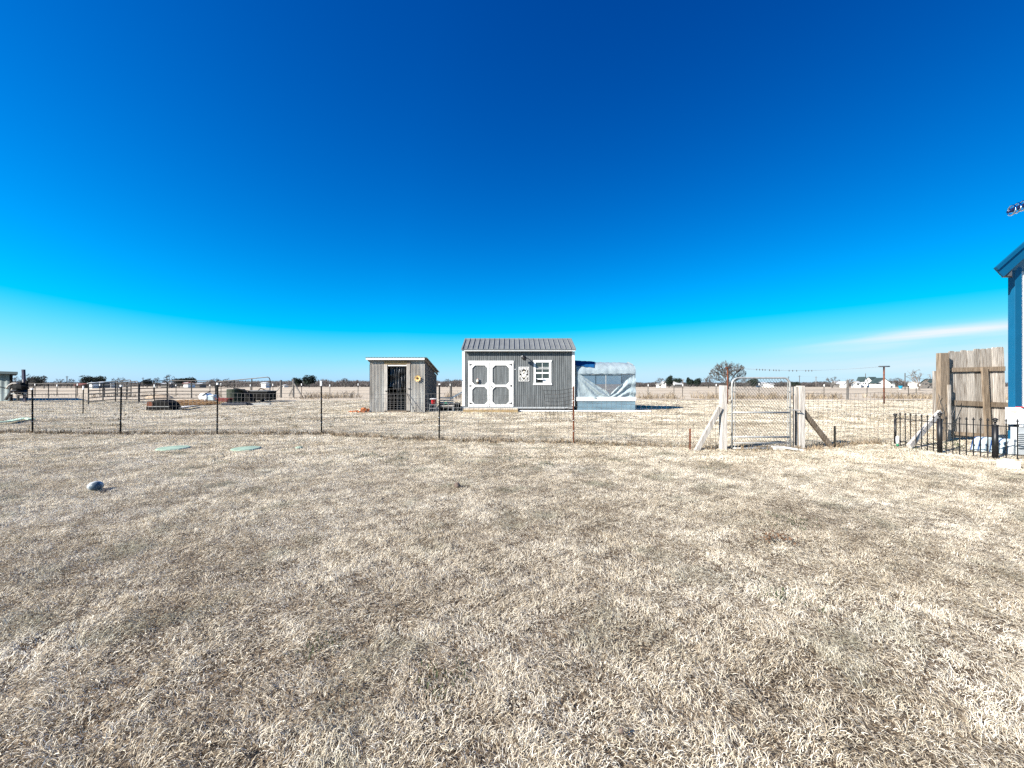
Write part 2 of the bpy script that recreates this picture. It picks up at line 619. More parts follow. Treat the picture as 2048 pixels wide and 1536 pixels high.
def blade_tile(name, size, n, wid, lmin, lmax, seed, flat=(.1, .75), mname='grass', sd=.24, mean=.58, thinning=.42):
    r = np.random.default_rng(seed)
    root = np.zeros((n, 3))
    root[:, :2] = (r.random((n, 2)) - .5) * size
    # clump the blades a little
    cx = (r.random((max(8, n // 30), 2)) - .5) * size
    pick = r.integers(0, len(cx), n)
    cl = r.random(n) < .55
    root[cl, :2] = cx[pick[cl]] + r.normal(0, .035 * max(1, wid / .004), (cl.sum(), 2))
    # blades lie in swirls, as matted turf does, and thin out in places
    fx, fy = root[:, 0] / size * 2 * np.pi, root[:, 1] / size * 2 * np.pi
    ph = r.random(8) * 6.28
    q1 = np.sin(fx + ph[0]) + .7 * np.sin(2 * fy + ph[1]) + .6 * np.sin(3 * fx - 2 * fy + ph[2]) + .5 * np.sin(5 * fy + 4 * fx + ph[3])
    q2 = np.sin(2 * fx + fy + ph[4]) + .8 * np.sin(4 * fy - 3 * fx + ph[5]) + .8 * np.sin(7 * fx + 5 * fy + ph[6])
    ang = q1 * 1.3 + r.normal(0, 1.0, n)
    thin = (q2 < -.9) & (r.random(n) < thinning)
    root = root[~thin]
    ang = ang[~thin]
    q2 = q2[~thin]
    n = len(root)
    ln = lmin + (lmax - lmin) * r.random(n) ** 1.4
    elev = flat[0] + (flat[1] - flat[0]) * r.random(n)
    elev = elev * np.pi / 2
    curl = r.normal(0, 1.1, n)
    droop = r.random(n) * 1.3 + .2
    ln = ln * (1 + .14 * q2)
    wd = wid * (.6 + .8 * r.random(n))
    K = 4
    pts = np.zeros((n, K, 3))
    pts[:, 0] = root
    pts[:, 0, 2] = r.random(n) * .012
    a, e = ang.copy(), elev.copy()
    for k_ in range(1, K):
        d = np.stack([np.cos(a) * np.cos(e), np.sin(a) * np.cos(e), np.sin(e)], 1)
        pts[:, k_] = pts[:, k_ - 1] + d * (ln / (K - 1))[:, None]
        a = a + curl * .55
        e = e - droop * .55
    pts[:, :, 2] = np.maximum(pts[:, :, 2], .002)
    side = np.stack([-np.sin(ang), np.cos(ang), r.normal(0, .5, n)], 1)
    side /= np.linalg.norm(side, axis=1)[:, None]
    ws = [1, 1.0, .75]
    verts = np.zeros((n, 7, 3))
    for k_ in range(3):
        verts[:, 2 * k_] = pts[:, k_] - side * (wd * ws[k_] / 2)[:, None]
        verts[:, 2 * k_ + 1] = pts[:, k_] + side * (wd * ws[k_] / 2)[:, None]
    verts[:, 6] = pts[:, 3]
    base = (np.arange(n) * 7)[:, None]
    quads = np.concatenate([base + np.array([[0, 1, 3, 2]]), base + np.array([[2, 3, 5, 4]])])
    tris = base + np.array([[4, 5, 6]])
    me = bpy.data.meshes.new(name)
    nv = n * 7
    nl = quads.size + tris.size
    me.vertices.add(nv)
    me.vertices.foreach_set('co', verts.reshape(-1))
    me.loops.add(nl)
    me.loops.foreach_set('vertex_index', np.concatenate([quads.reshape(-1), tris.reshape(-1)]).astype(np.int32))
    npoly = len(quads) + len(tris)
    me.polygons.add(npoly)
    st = np.concatenate([np.arange(len(quads)) * 4, len(quads) * 4 + np.arange(len(tris)) * 3])
    me.polygons.foreach_set('loop_start', st.astype(np.int32))
    me.update(calc_edges=True)
    tint = np.clip(r.normal(mean, sd, n), 0, 1)
    at = me.attributes.new('tint', 'FLOAT', 'POINT')
    at.data.foreach_set('value', np.repeat(tint, 7).astype(np.float32))
    me.materials.append(M[mname])
    me.shade_smooth()
    return bpy.data.objects.new(name, me)


def scatter_object(name, label, tiles, pts, rots, scl, cat='grass'):
    c = bpy.data.collections.new(name + '_tiles')
    for t in tiles:
        c.objects.link(t)
    me = bpy.data.meshes.new(name)
    me.from_pydata([tuple(p) for p in pts], [], [])
    a = me.attributes.new('rotz', 'FLOAT', 'POINT')
    a.data.foreach_set('value', np.array(rots, dtype=np.float32))
    a = me.attributes.new('sz', 'FLOAT', 'POINT')
    a.data.foreach_set('value', np.array(scl, dtype=np.float32))
    a = me.attributes.new('idx', 'INT', 'POINT')
    a.data.foreach_set('value', rng.integers(0, len(tiles), len(pts)).astype(np.int32))
    o = bpy.data.objects.new(name, me)
    COL.objects.link(o)
    ng = bpy.data.node_groups.new(name, 'GeometryNodeTree')
    ng.interface.new_socket('Geometry', in_out='INPUT', socket_type='NodeSocketGeometry')
    ng.interface.new_socket('Geometry', in_out='OUTPUT', socket_type='NodeSocketGeometry')
    n, l = ng.nodes, ng.links
    gi, go = n.new('NodeGroupInput'), n.new('NodeGroupOutput')
    iop = n.new('GeometryNodeInstanceOnPoints')
    ci = n.new('GeometryNodeCollectionInfo')
    ci.inputs['Collection'].default_value = c
    ci.inputs['Separate Children'].default_value = True
    ci.inputs['Reset Children'].default_value = True

    def attr(nm, typ):
        q = n.new('GeometryNodeInputNamedAttribute')
        q.data_type = typ
        q.inputs['Name'].default_value = nm
        return q.outputs['Attribute']
    cr = n.new('ShaderNodeCombineXYZ')
    l.new(attr('rotz', 'FLOAT'), cr.inputs[2])
    cs = n.new('ShaderNodeCombineXYZ')
    cs.inputs[0].default_value = 1.02
    cs.inputs[1].default_value = 1.02
    l.new(attr('sz', 'FLOAT'), cs.inputs[2])
    l.new(gi.outputs[0], iop.inputs['Points'])
    l.new(ci.outputs[0], iop.inputs['Instance'])
    iop.inputs['Pick Instance'].default_value = True
    l.new(attr('idx', 'INT'), iop.inputs['Instance Index'])
    l.new(cr.outputs[0], iop.inputs['Rotation'])
    l.new(cs.outputs[0], iop.inputs['Scale'])
    l.new(iop.outputs[0], go.inputs[0])
    md = o.modifiers.new('scatter', 'NODES')
    md.node_group = ng
    o['kind'] = 'stuff'
    o['label'] = label
    o['category'] = cat
    return o


def tiles_between(size, ya, yb, zlo, zhi, clear=()):
    pts, rots, scl = [], [], []
    y = ya + size / 2
    while y < yb:
        xm = 1.28 * y * 1.06 + 1.6
        nx = int(xm / size) + 1
        for i in range(-nx, nx + 1):
            x = i * size
            if any(a < x < b and c < y < d for a, b, c, d in clear):
                continue
            pts.append((x, y, -.008 if size < 1.5 else 0.0))
            rots.append(random.choice((0, 1, 2, 3)) * math.pi / 2)
            scl.append(random.uniform(zlo, zhi))
        y += size
    return pts, rots, scl


near = [blade_tile('grass_tile', 1.0, 25000, .0016, .012, .046, 10 + i, sd=.26) for i in range(6)]
mid = [blade_tile('grass_tile', 1.0, 13000, .0034, .018, .055, 20 + i, sd=.22) for i in range(3)]
far = [blade_tile('grass_tile', 2.0, 9000, .010, .03, .08, 30 + i, sd=.14, mean=.62, thinning=.25) for i in range(3)]
scatter_object('near_lawn', 'bleached dry winter grass blades filling the foreground of the yard', near, *tiles_between(1.0, 0.5, 6.5, .75, 1.2))
scatter_object('middle_lawn', 'dry winter grass round the wire fence and the walk gate', mid, *tiles_between(1.0, 6.5, 13.5, .8, 1.2))
scatter_object('far_lawn', 'dry winter grass round the sheds beyond the wire fence', far, *tiles_between(2.0, 13.5, 31.5, .6, 1.0))


def tufts(name, label, pts, m, hlo, hhi, nb, wid, spread, lean=.5, cat='dry grass', seed=1):
    r = np.random.default_rng(seed)
    mb = MB()
    for (x, y) in pts:
        h0 = r.uniform(hlo, hhi)
        for _ in range(nb):
            a = r.uniform(0, 6.283)
            rx, ry = x + r.normal(0, spread), y + r.normal(0, spread)
            h = h0 * r.uniform(.4, 1.1)
            dx, dy = math.cos(a) * lean * h * r.uniform(.2, 1.2), math.sin(a) * lean * h * r.uniform(.2, 1.2)
            ux, uy = -math.sin(a + r.uniform(-1, 1)) * wid / 2, math.cos(a) * wid / 2
            mb.add([(rx - ux, ry - uy, -.01), (rx + ux, ry + uy, -.01), (rx + dx * .45 + ux, ry + dy * .45 + uy, h * .65),
                    (rx + dx * .45 - ux, ry + dy * .45 - uy, h * .65), (rx + dx * 1.15, ry + dy * 1.15, h * r.uniform(.75, 1))],
                   [(0, 1, 2, 3), (3, 2, 4)])
    return mb.build(name, m, kind='stuff', label=label, category=cat)


# ------------------------------------------------------------------ big grey garden shed
YS = 19.2


def SP(u, v, y=YS):       # coordinates read on the shed front
    return (-2.736 + .003047 * u, y, 3.892 - .003047 * v)


def sx_(u):
    return SP(u, 0)[0]


def sz_(v):
    return SP(0, v)[2]


shed = thing('garden_shed', 'slate grey garden shed with white double doors and ribbed metal roof', 'shed', (0.3, YS, 0))
xl, xr = sx_(155), sx_(1843)
zf, zt = sz_(1212), sz_(338)
YB = YS + 2.45
mb = MB()
mb.box(xl - .04, xr + .04, YS + .02, YB, zf, zt - .01)
mb.prism([(xl - .04, YS + .02, zt - .01), (xl - .04, YB, zt - .01), (xl - .04, (YS + YB) / 2, zt + .62)], (xr - xl + .08, 0, 0))
mb.build('wall', 'slate_siding', shed)
mb = MB()
x = xl
dx0, dx1 = sx_(205), sx_(922)
wx0, wx1, wz0, wz1 = sx_(1240), sx_(1515), sz_(850), sz_(490)
while x < xr - .02:
    x1 = min(x + .098, xr)
    a, b = x + .005, x1 - .005
    segs = [(zf, zt - .01)]
    if a > dx0 - .05 and b < dx1 + .05:
        segs = [(sz_(485), zt - .01)]
    elif a > wx0 - .04 and b < wx1 + .04:
        segs = [(zf, wz0), (wz1, zt - .01)]
    for (z0, z1) in segs:
        mb.box(a + .003, b - .003, YS - .010, YS + .02, z0, z1)
    x += .101
mb.build('siding', 'slate_siding', shed, kind='stuff')
# white trims
MB().box(sx_(113), sx_(155), YS - .03, YS + .03, sz_(1200), sz_(341)).build('corner_trim', 'white_paint', shed)
MB().box(sx_(1843), sx_(1885), YS - .03, YS + .03, sz_(1200), sz_(341)).build('corner_trim', 'white_paint', shed)
yo = YS - .20
MB().box(sx_(120), sx_(1888), yo, yo + .03, sz_(338), sz_(312)).build('fascia', 'white_paint', shed)
MB().box(sx_(155), sx_(1843), yo + .03, YS + .02, sz_(338) + .0, sz_(330)).build('soffit', 'dark_trim', shed)
# roof: separate ribbed panels
yr, zr = (YS + YB) / 2, 3.60
x0, x1 = sx_(112), sx_(1890)
ze = sz_(312) + .012
npan = 22
pw = (x1 - x0) / npan
for k_ in range(npan):
    a, b = x0 + k_ * pw, x0 + (k_ + 1) * pw
    mb = MB()
    q = MB()
    for (y0, z0, y1, z1) in ((yo - .012, ze, yr, zr), (yr, zr, YB + .2, ze)):
        mb.add([(a, y0, z0), (b, y0, z0), (b, y1, z1), (a, y1, z1), (a, y0, z0 - .018), (b, y0, z0 - .018), (b, y1, z1 - .018), (a, y1, z1 - .018)],
               [(0, 1, 2, 3), (7, 6, 5, 4), (0, 4, 5, 1), (1, 5, 6, 2), (2, 6, 7, 3), (3, 7, 4, 0)])
        for (ra, hw) in ((a + .018, .018), (a + pw / 2, .006)):
            hh = .042 if hw > .01 else .008
            mb.add([(ra - hw, y0, z0 + .001), (ra + hw, y0, z0 + .001), (ra + hw * .5, y0, z0 + hh), (ra - hw * .5, y0, z0 + hh),
                    (ra - hw, y1, z1 + .001), (ra + hw, y1, z1 + .001), (ra + hw * .5, y1, z1 + hh), (ra - hw * .5, y1, z1 + hh)],
                   [(0, 1, 2, 3), (1, 5, 6, 2), (2, 6, 7, 3), (3, 7, 4, 0), (7, 6, 5, 4)])
    mb.build('roof_panel', 'roof_steel', shed)
mb = MB()
mb.prism([(x0 - .01, yr - .14, zr - .055), (x0 - .01, yr, zr + .035), (x0 - .01, yr + .14, zr - .055)], (x1 - x0 + .02, 0, 0))
mb.build('ridge_cap', 'roof_steel', shed)
for xx in (x0 - .012, x1 - .05):
    mb = MB()
    mb.add([(xx, yo - .035, ze + .036), (xx + .062, yo - .035, ze + .036), (xx + .062, yr, zr + .036), (xx, yr, zr + .036),
            (xx, yo - .035, ze - .05), (xx + .062, yo - .035, ze - .05), (xx + .062, yr, zr - .05), (xx, yr, zr - .05)],
           [(0, 1, 2, 3), (0, 4, 5, 1), (3, 7, 4, 0), (1, 5, 6, 2)])
    mb.add([(xx, yr, zr + .036), (xx + .062, yr, zr + .036), (xx + .062, YB + .2, ze + .036), (xx, YB + .2, ze + .036),
            (xx, yr, zr - .05), (xx + .062, yr, zr - .05), (xx + .062, YB + .2, ze - .05), (xx, YB + .2, ze - .05)],
           [(0, 1, 2, 3), (2, 6, 7, 3), (3, 7, 4, 0), (1, 5, 6, 2)])
    mb.build('rake_trim', 'roof_steel', shed)
# drip edge and skids
MB().box(x0, x1, yo - .028, yo - .002, ze - .030, ze - .0185).build('drip_edge', 'dark_trim', shed)
MB().box(sx_(135), sx_(1870), YS - .02, YS + .10, sz_(1236), sz_(1213)).build('sill_beam', 'grey_plastic', shed)
for yy in (YS + .35, YB - .5):
    MB().box(xl, xr, yy, yy + .12, 0, sz_(1236)).build('skid', 'grey_plank', shed)
# double doors
MB().box(sx_(205), sx_(922), YS - .035, YS + .01, sz_(520), sz_(485)).build('door_header', 'white_paint', shed)


def shed_door(u0, u1, pu0, pu1, hinge_left):
    yb = YS - .008
    d = MB()
    x = sx_(pu0) - .02
    while x < sx_(pu1) + .02:
        d.box(x + .004, min(x + .072, sx_(pu1) + .03), yb, yb + .014, sz_(1180), sz_(545))
        x += .076
    d.box(sx_(u0), sx_(u1), yb + .015, yb + .025, sz_(1207), sz_(523))
    door = d.build('door', 'slate_siding', shed)
    fr = MB()
    yf = YS - .045
    T = (0, .034, 0)

    def q(us, vs_):
        fr.prism([(sx_(a), yf, sz_(b)) for a, b in zip(us, vs_)], T)
    q((u0, pu0, pu0, u0), (1207, 1207, 523, 523))
    q((pu1, u1, u1, pu1), (1207, 1207, 523, 523))
    for (va, vb) in ((523, 558), (862, 898), (1170, 1207)):
        q((pu0 + .001, pu1 - .001, pu1 - .001, pu0 + .001), (vb, vb, va, va))
    c = 44
    for (va, vb) in ((558, 862), (898, 1170)):
        for uu, su in ((pu0, 1), (pu1, -1)):
            for vv, sv in ((va, 1), (vb, -1)):
                fr.prism([(sx_(uu), yf, sz_(vv)), (sx_(uu + su * c), yf, sz_(vv)), (sx_(uu), yf, sz_(vv + sv * c))], T)
    fr.build('door_frame', 'white_paint', door)
    for vv in (547, 880, 1153):
        h = MB()
        ue = u0 + 22 if hinge_left else u1 - 22
        sg = 1 if hinge_left else -1
        h.box(min(sx_(ue), sx_(ue + sg * 9)), max(sx_(ue), sx_(ue + sg * 9)), yf - .008, yf - .001, sz_(vv + 19), sz_(vv - 19))
        h.prism([(sx_(ue + sg * 9), yf - .008, sz_(vv + 11)), (sx_(ue + sg * 9), yf - .008, sz_(vv - 11)), (sx_(ue + sg * 50), yf - .008, sz_(vv - 3)), (sx_(ue + sg * 50), yf - .008, sz_(vv + 3))], (0, .006, 0))
        h.build('hinge', 'black_iron', door)
    return door


d1 = shed_door(207, 544, 272, 512, True)
d2 = shed_door(552, 920, 590, 852, False)
hd = MB()
hd.lathe((sx_(570), YS - .09, sz_(890)), [(.012, 0), (.022, .01), (.022, .03), (.008, .032), (.008, .045)], 8, 'y')
hd.tube([(sx_(570), YS - .085, sz_(890)), (sx_(598), YS - .085, sz_(905))], .009, 5)
hd.build('handle', 'black_iron', d2)
# window
win = MB()
for (a, b, c, d) in ((1232, 1524, 510, 476), (1228, 1528, 866, 832)):
    win.prism([(sx_(a + 8), YS - .04, sz_((c if c == 510 else 832))), (sx_(b - 8), YS - .04, sz_((c if c == 510 else 832))),
               (sx_(b), YS - .04, sz_((d if c == 510 else 866))), (sx_(a), YS - .04, sz_((d if c == 510 else 866)))], (0, .05, 0))
win.box(sx_(1240), sx_(1270), YS - .035, YS + .01, sz_(832), sz_(510))
win.box(sx_(1482), sx_(1516), YS - .035, YS + .01, sz_(832), sz_(510))
window = win.build('window', 'white_paint', shed)
for (a, b) in ((512, 584), (592, 664), (690, 762), (770, 830)):
    for (c, d) in ((1272, 1370), (1379, 1480)):
        MB().box(sx_(c), sx_(d), YS + .004, YS + .010, sz_(b), sz_(a)).build('pane', 'glass', window)
mt = MB()
mt.box(sx_(1371), sx_(1378), YS - .012, YS + .003, sz_(764), sz_(511))
for v0, v1, dy in ((585, 591, 0), (665, 689, .006), (763, 769, 0), (608, 616, -.002), (512, 516, .001)):
    mt.box(sx_(1271), sx_(1481), YS - .014 - dy, YS + .002 - dy, sz_(v1), sz_(v0))
mt.build('muntin', 'white_paint', window)
ac = MB()
ac.box(sx_(1385), sx_(1480), YS - .03, YS - .002, sz_(830), sz_(768))
ac.box(sx_(1300), sx_(1392), YS - .10, YS - .02, sz_(782), sz_(765))
ac.build('vent_cover', 'white_plastic', window)
MB().box(sx_(1296), sx_(1345), YS - .02, YS - .003, sz_(815), sz_(783)).build('vent_opening', 'matte_black', window)
# small conduit stub on the wall
MB().tube([(sx_(935), YS - .02, sz_(620)), (sx_(962), YS - .02, sz_(620))], .012, 6).build('door_stop', 'white_plastic', shed)

# barn light on the shed wall
lc = Vector((sx_(1088), YS - .006, sz_(440)))
lamp = thing('wall_lamp', 'black solar wall lamp above the ornate panel on the grey shed', 'lamp', lc)
MB().box(lc.x - .07, lc.x + .03, lc.y - .05, lc.y, lc.z - .08, lc.z + .10).build('backplate', 'black_iron', lamp)
MB().tube([lc + Vector((-.01, -.02, .08)), lc + Vector((-.01, -.16, .11)), lc + Vector((-.01, -.27, .06))], .018, 6).build('arm', 'black_iron', lamp)
MB().lathe(lc + Vector((-.01, -.27, -.02)), [(.14, -.03), (.13, .0), (.07, .07), (.04, .10), (.02, .12)], 14).build('lamp_shade', 'black_iron', lamp, smooth=True)
MB().lathe(lc + Vector((-.09, -.10, .05)), [(.005, 0), (.025, .015), (.025, .035), (.01, .05)], 10).build('sensor', 'white_plastic', lamp, smooth=True)

# ornate scroll panel
pc = Vector((sx_(1086), YS - .008, sz_(695)))
orn = thing('ornamental_panel', 'white scrollwork iron panel hanging beside the shed window', 'wall decoration', pc)
hw, hh = .25, .345
f = MB()
for (a, b, c, d) in ((-hw, hw, hh - .03, hh), (-hw, hw, -hh, -hh + .03), (-hw, -hw + .03, -hh + .03, hh - .03), (hw - .03, hw, -hh + .03, hh - .03)):
    f.box(pc.x + a, pc.x + b, pc.y - .03, pc.y, pc.z + c, pc.z + d)
f.build('frame', 'white_paint', orn)
MB().box(pc.x - hw + .03, pc.x + hw - .03, pc.y - .006, pc.y, pc.z - hh + .03, pc.z + hh - .03).build('backing', 'matte_black', orn)
sc_ = MB()
for sg in (-1, 1):
    for (cx, cz, r0, tw, a0) in ((.13, .22, .07, 1.6, 0), (.11, .06, .08, 1.7, 2), (.15, -.10, .06, 1.5, 4), (.12, -.24, .07, 1.6, 1), (.05, .27, .04, 1.4, 3), (.05, -.02, .05, 1.3, 5)):
        pts = []
        for i in range(12):
            t = i / 11
            a = a0 + t * tw * 2 * math.pi
            rr = r0 * (1 - .75 * t)
            pts.append(pc + Vector((sg * (cx + rr * math.cos(a)), -.018, cz + rr * math.sin(a))))
        sc_.tube(pts, .011, 5)
    sc_.tube([pc + Vector((0, -.018, -.31)), pc + Vector((sg * .09, -.018, -.18)), pc + Vector((sg * .04, -.018, .0)), pc + Vector((sg * .13, -.018, .12)), pc + Vector((sg * .20, -.018, .30))], .012, 5)
sc_.build('scrollwork', 'white_paint', orn)
hb = MB()
heart = [(0, -.19), (.07, -.12), (.10, -.05), (.08, 0), (.03, .005), (0, -.02), (-.03, .005), (-.08, 0), (-.10, -.05), (-.07, -.12)]
hb.prism([(pc.x + a, pc.y - .035, pc.z + b) for a, b in heart], (0, .02, 0))
hb.lathe(pc + Vector((0, -.035, .11)), [(.045, 0), (.045, .02)], 10, 'y')
hb.build('centre_leaf', 'cream', orn)

# rooster ornament on the left door
rc = Vector((sx_(360), YS - .022, sz_(812)))
ro = thing('door_ornament', 'small pink and white ornament hanging on the left shed door', 'ornament', rc)
MB().blob(rc + Vector((-.01, -.05, .03)), (.06, .035, .07), 3, .5).build('body', 'cream', ro, smooth=True)
MB().blob(rc + Vector((0, -.05, .11)), (.035, .03, .035), 4, .4).build('head', mat('pink', (.55, .30, .27), .7), ro, smooth=True)
MB().blob(rc + Vector((.01, -.04, -.06)), (.05, .03, .05), 5, .5).build('tail', 'brown', ro, smooth=True)

# wooden step in front of the doors
stp = thing('wooden_step', 'low plank step lying in front of the white shed doors', 'step', (-1.0, 18.4, 0))
sx0, sx1 = -2.22, .26
ys0, ys1 = 18.25, 19.0
nb = 11
for k_ in range(nb):
    a = sx0 + k_ * (sx1 - sx0) / nb
    MB().box(a + .006, a + (sx1 - sx0) / nb - .006, ys0, ys1, .125, .16 + random.uniform(-.004, .004)).build('board', 'deck_wood', stp)
MB().box(sx0, sx1, ys0 - .035, ys0 - .001, 0, .122).build('front_board', 'honey_wood', stp)
MB().box(sx0, sx1, ys1 - .05, ys1 - .01, 0, .122).build('rear_board', 'honey_wood', stp)

# long pale pipe on the ground before shed and greenhouse
MB().tube([(.35, 18.55, .05), (3.0, 18.5, .05), (6.4, 18.45, .05)], .035, 8).build(
    'pipe', 'white_plastic', loc=(3.2, 18.5, 0), label='long white plastic pipe lying on the grass before the shed and greenhouse', category='pipe')

# ------------------------------------------------------------------ plastic greenhouse
YG = 19.3
gx0, gx1 = P(1154.5, 0, YG).x, P(1270, 0, YG).x
gh = thing('greenhouse', 'small hoop greenhouse of translucent plastic with parted front curtains', 'greenhouse', ((gx0 + gx1) / 2, YG, 0))
GD = 2.4
zb, ze_, zrg = .52, 1.80, 2.47
NW = 40


def wr(u, v, k1=1.0):
    return .035 * k1 * (mnoise.noise(Vector((u * 9, v * 3, 1.3))) + .6 * mnoise.noise(Vector((u * 22, v * 9, 4.3))))


def hood(u, v):   # v 0..1 from the front eave over the ridge to the back eave
    a = math.pi * v
    x = gx0 - .04 + (gx1 - gx0 + .08) * u
    s_ = math.sin(a)
    sag = .05 * math.sin(u * math.pi) + .10 * max(0, u - .85) / .15 * s_
    z = ze_ + (zrg - ze_) * (s_ ** .8 if s_ > 0 else 0) - sag * s_
    y = YG + GD / 2 - math.cos(a) * (GD / 2 + .03)
    return Vector((x, y - wr(u, v) * .8, z + wr(v * 2, u * 5) * .8 - (.06 * (u - .2) * s_)))


MB().grid(hood, NW, 24).build('roof_sheet', 'poly_sheet', gh, smooth=True)


def tarp(u, v):
    vv = .16 + .42 * v + .07 * (1 - u) * 0 - .05 * u * (1 - v)
    q = hood(min(1, u * (.40 - .10 * (1 - v)) / 1) + 0.0, vv)
    return q + Vector((-.06 * (1 - u), -.02, .025))


MB().grid(tarp, 16, 10).build('tarp', 'blue_tarp', gh, smooth=True)
# frame of the house
fr = MB()
for xx in (gx0, (gx0 + gx1) / 2, gx1):
    fr.tube([(xx, YG + .03, .0), (xx, YG + .03, ze_ - .03)] + [(xx, YG + GD / 2 - math.cos(math.pi * t) * (GD / 2 - .04), ze_ - .05 + (zrg - ze_) * math.sin(math.pi * t) ** .8) for t in (.12, .25, .5, .75, .88)] + [(xx, YG + GD - .03, ze_ - .03), (xx, YG + GD - .03, 0)], .018, 6)
fr.tube([(gx0, YG + .03, ze_ - .03), (gx1, YG + .03, ze_ - .03)], .018, 6)
fr.tube([(gx0, YG + GD - .03, ze_ - .03), (gx1, YG + GD - .03, ze_ - .03)], .018, 6)
fr.tube([(gx0, YG + .03, 1.05), (gx1, YG + .03, 1.05)], .012, 6)
fr.build('frame', 'galv_pipe', gh)
# back wall and ends
MB().grid(lambda u, v: Vector((gx0 + (gx1 - gx0) * u, YG + GD + wr(u * 3, v * 2, 1.6), zb + (ze_ - zb) * v)), 34, 12).build('back_sheet', 'thin_poly', gh, smooth=True)
for xx in (gx0 + .0, gx1 - .0):
    MB().grid(lambda u, v, xx=xx: Vector((xx + wr(u * 2, v * 2, 1), YG + GD * u, zb + (ze_ - zb + (zrg - ze_ - .06) * math.sin(math.pi * u) ** .8) * v)), 24, 14).build('end_sheet', 'poly_sheet', gh, smooth=True)


# curtains
def cz(py):
    return CAM_H - (py - 768) / FPX * YG


def curtain_l(u, v):
    xa, xb = gx0 - .03, P(1219, 0, YG).x
    top = cz(744) + (cz(786) - cz(744)) * u ** .95
    bot = cz(797)
    x, z = xa + (xb - xa) * u, bot + (top - bot) * v
    th = math.atan2((1.95 - z), (x - xa + .25))
    th2 = math.atan2(z - .55, (xb - x) + .15)
    fold = .050 * math.sin(th * 22 + 1.5 * math.sin(th * 9)) * min(1, u * 2.5) + .040 * math.sin(th2 * 15) * u * (1 - v * .6)
    return Vector((x, YG - .03 - fold + wr(u, v, .5), z))


def curtain_r(u, v):
    xa, xb = P(1219, 0, YG).x, gx1 + .03
    t = u ** .75
    top = cz(792) + (cz(748) - cz(792)) * t
    bot = cz(797)
    x, z = xa + (xb - xa) * u, bot + (top - bot) * v
    th = math.atan2((z - .45), (x - xa + .25))
    fold = .045 * math.sin(th * 24 + 1.2 * math.sin(u * 7)) * min(1, .2 + u * 2)
    return Vector((x, YG - .03 - fold + wr(u * 1.3, v, .6), z))


MB().grid(curtain_l, 44, 26).build('curtain', 'poly_sheet', gh, smooth=True)
MB().grid(curtain_r, 44, 26).build('curtain', 'poly_sheet', gh, smooth=True)
MB().box(gx0 - .06, gx1 + .04, YG - .075, YG - .04, cz(802), cz(794)).build('batten', 'white_paint', gh, bevel=.01)
MB().grid(lambda u, v: Vector((gx0 + (gx1 - gx0) * u, YG - .04 + .011 * math.sin(v * 8 * 2 * math.pi), .02 + (zb - .04) * v)), 8, 64).build('base_sheet', 'sky_tint_tin', gh, smooth=True)
for xx in (gx0, gx1):
    MB().grid(lambda u, v, xx=xx: Vector((xx + .011 * math.sin(v * 8 * 2 * math.pi), YG - .02 + GD * u, .02 + (zb - .02) * v)), 4, 64).build('base_sheet', 'galvanised', gh, smooth=True)
# things seen through the opening: a grow bench
MB().box(gx0 + .3, gx1 - .3, YG + 1.3, YG + 1.9, .70, .74).build('bench', 'weathered', gh)

# ------------------------------------------------------------------ tin shed
YT = 18.4
K = YT / FPX
TX = lambda u: (720 + u / 9.309 - 1024) * K
TZ = lambda v: 1.3 - (690 + v / 9.309 - 768) * K
ts = thing('tin_shed', 'weathered corrugated tin shed with open doorway and lean-to roof', 'shed', (-5.1, YT, 0))
TD = 2.85
tl, tr_ = TX(182), TX(1205)
YTB = YT + TD
ztop, zback = TZ(268), 1.86


def corr(u0, u1, z0, z1, name='tin_sheet', y=YT):
    n = max(1, round((TX(u1) - TX(u0)) / .068))
    return MB().grid(lambda u, v: Vector((TX(u0) + (TX(u1) - TX(u0)) * u, y - .012 - .016 * math.cos(u * n * 2 * math.pi), z0 + (z1 - z0) * v)), n * 8, 1, (0, .004, 0)).build(name, 'galvanised', ts, smooth=True)


corr(182, 450, 0.0, TZ(372))
corr(942, 1205, 0.0, TZ(362))
corr(182, 450, TZ(372) - .02, TZ(295), y=YT + .03)
corr(942, 1205, TZ(362) - .02, TZ(290), y=YT + .03)
# frame of the doorway
MB().box(TX(452), TX(512), YT - .03, YT + .05, .0 + .03, TZ(362)).build('door_post', 'weathered_pale', ts, bevel=.006)
MB().box(TX(866), TX(937), YT - .03, YT + .05, .02, TZ(355)).build('door_post', 'weathered_pale', ts, bevel=.006)
MB().box(TX(452), TX(937), YT + .0, YT + .06, TZ(360), TZ(300)).build('header', 'honey_wood', ts, bevel=.006)
MB().box(TX(878), TX(940), YT - .035, YT - .002, TZ(352), TZ(288)).build('header_block', 'brown_wood', ts)
MB().box(TX(512), TX(866), YT - .01, YT + .02, TZ(392), TZ(372)).build('lintel', 'white_paint', ts)
MB().box(TX(450), TX(940), YT - .03, YT + .05, .0, TZ(1222)).build('threshold', 'brown_wood', ts)
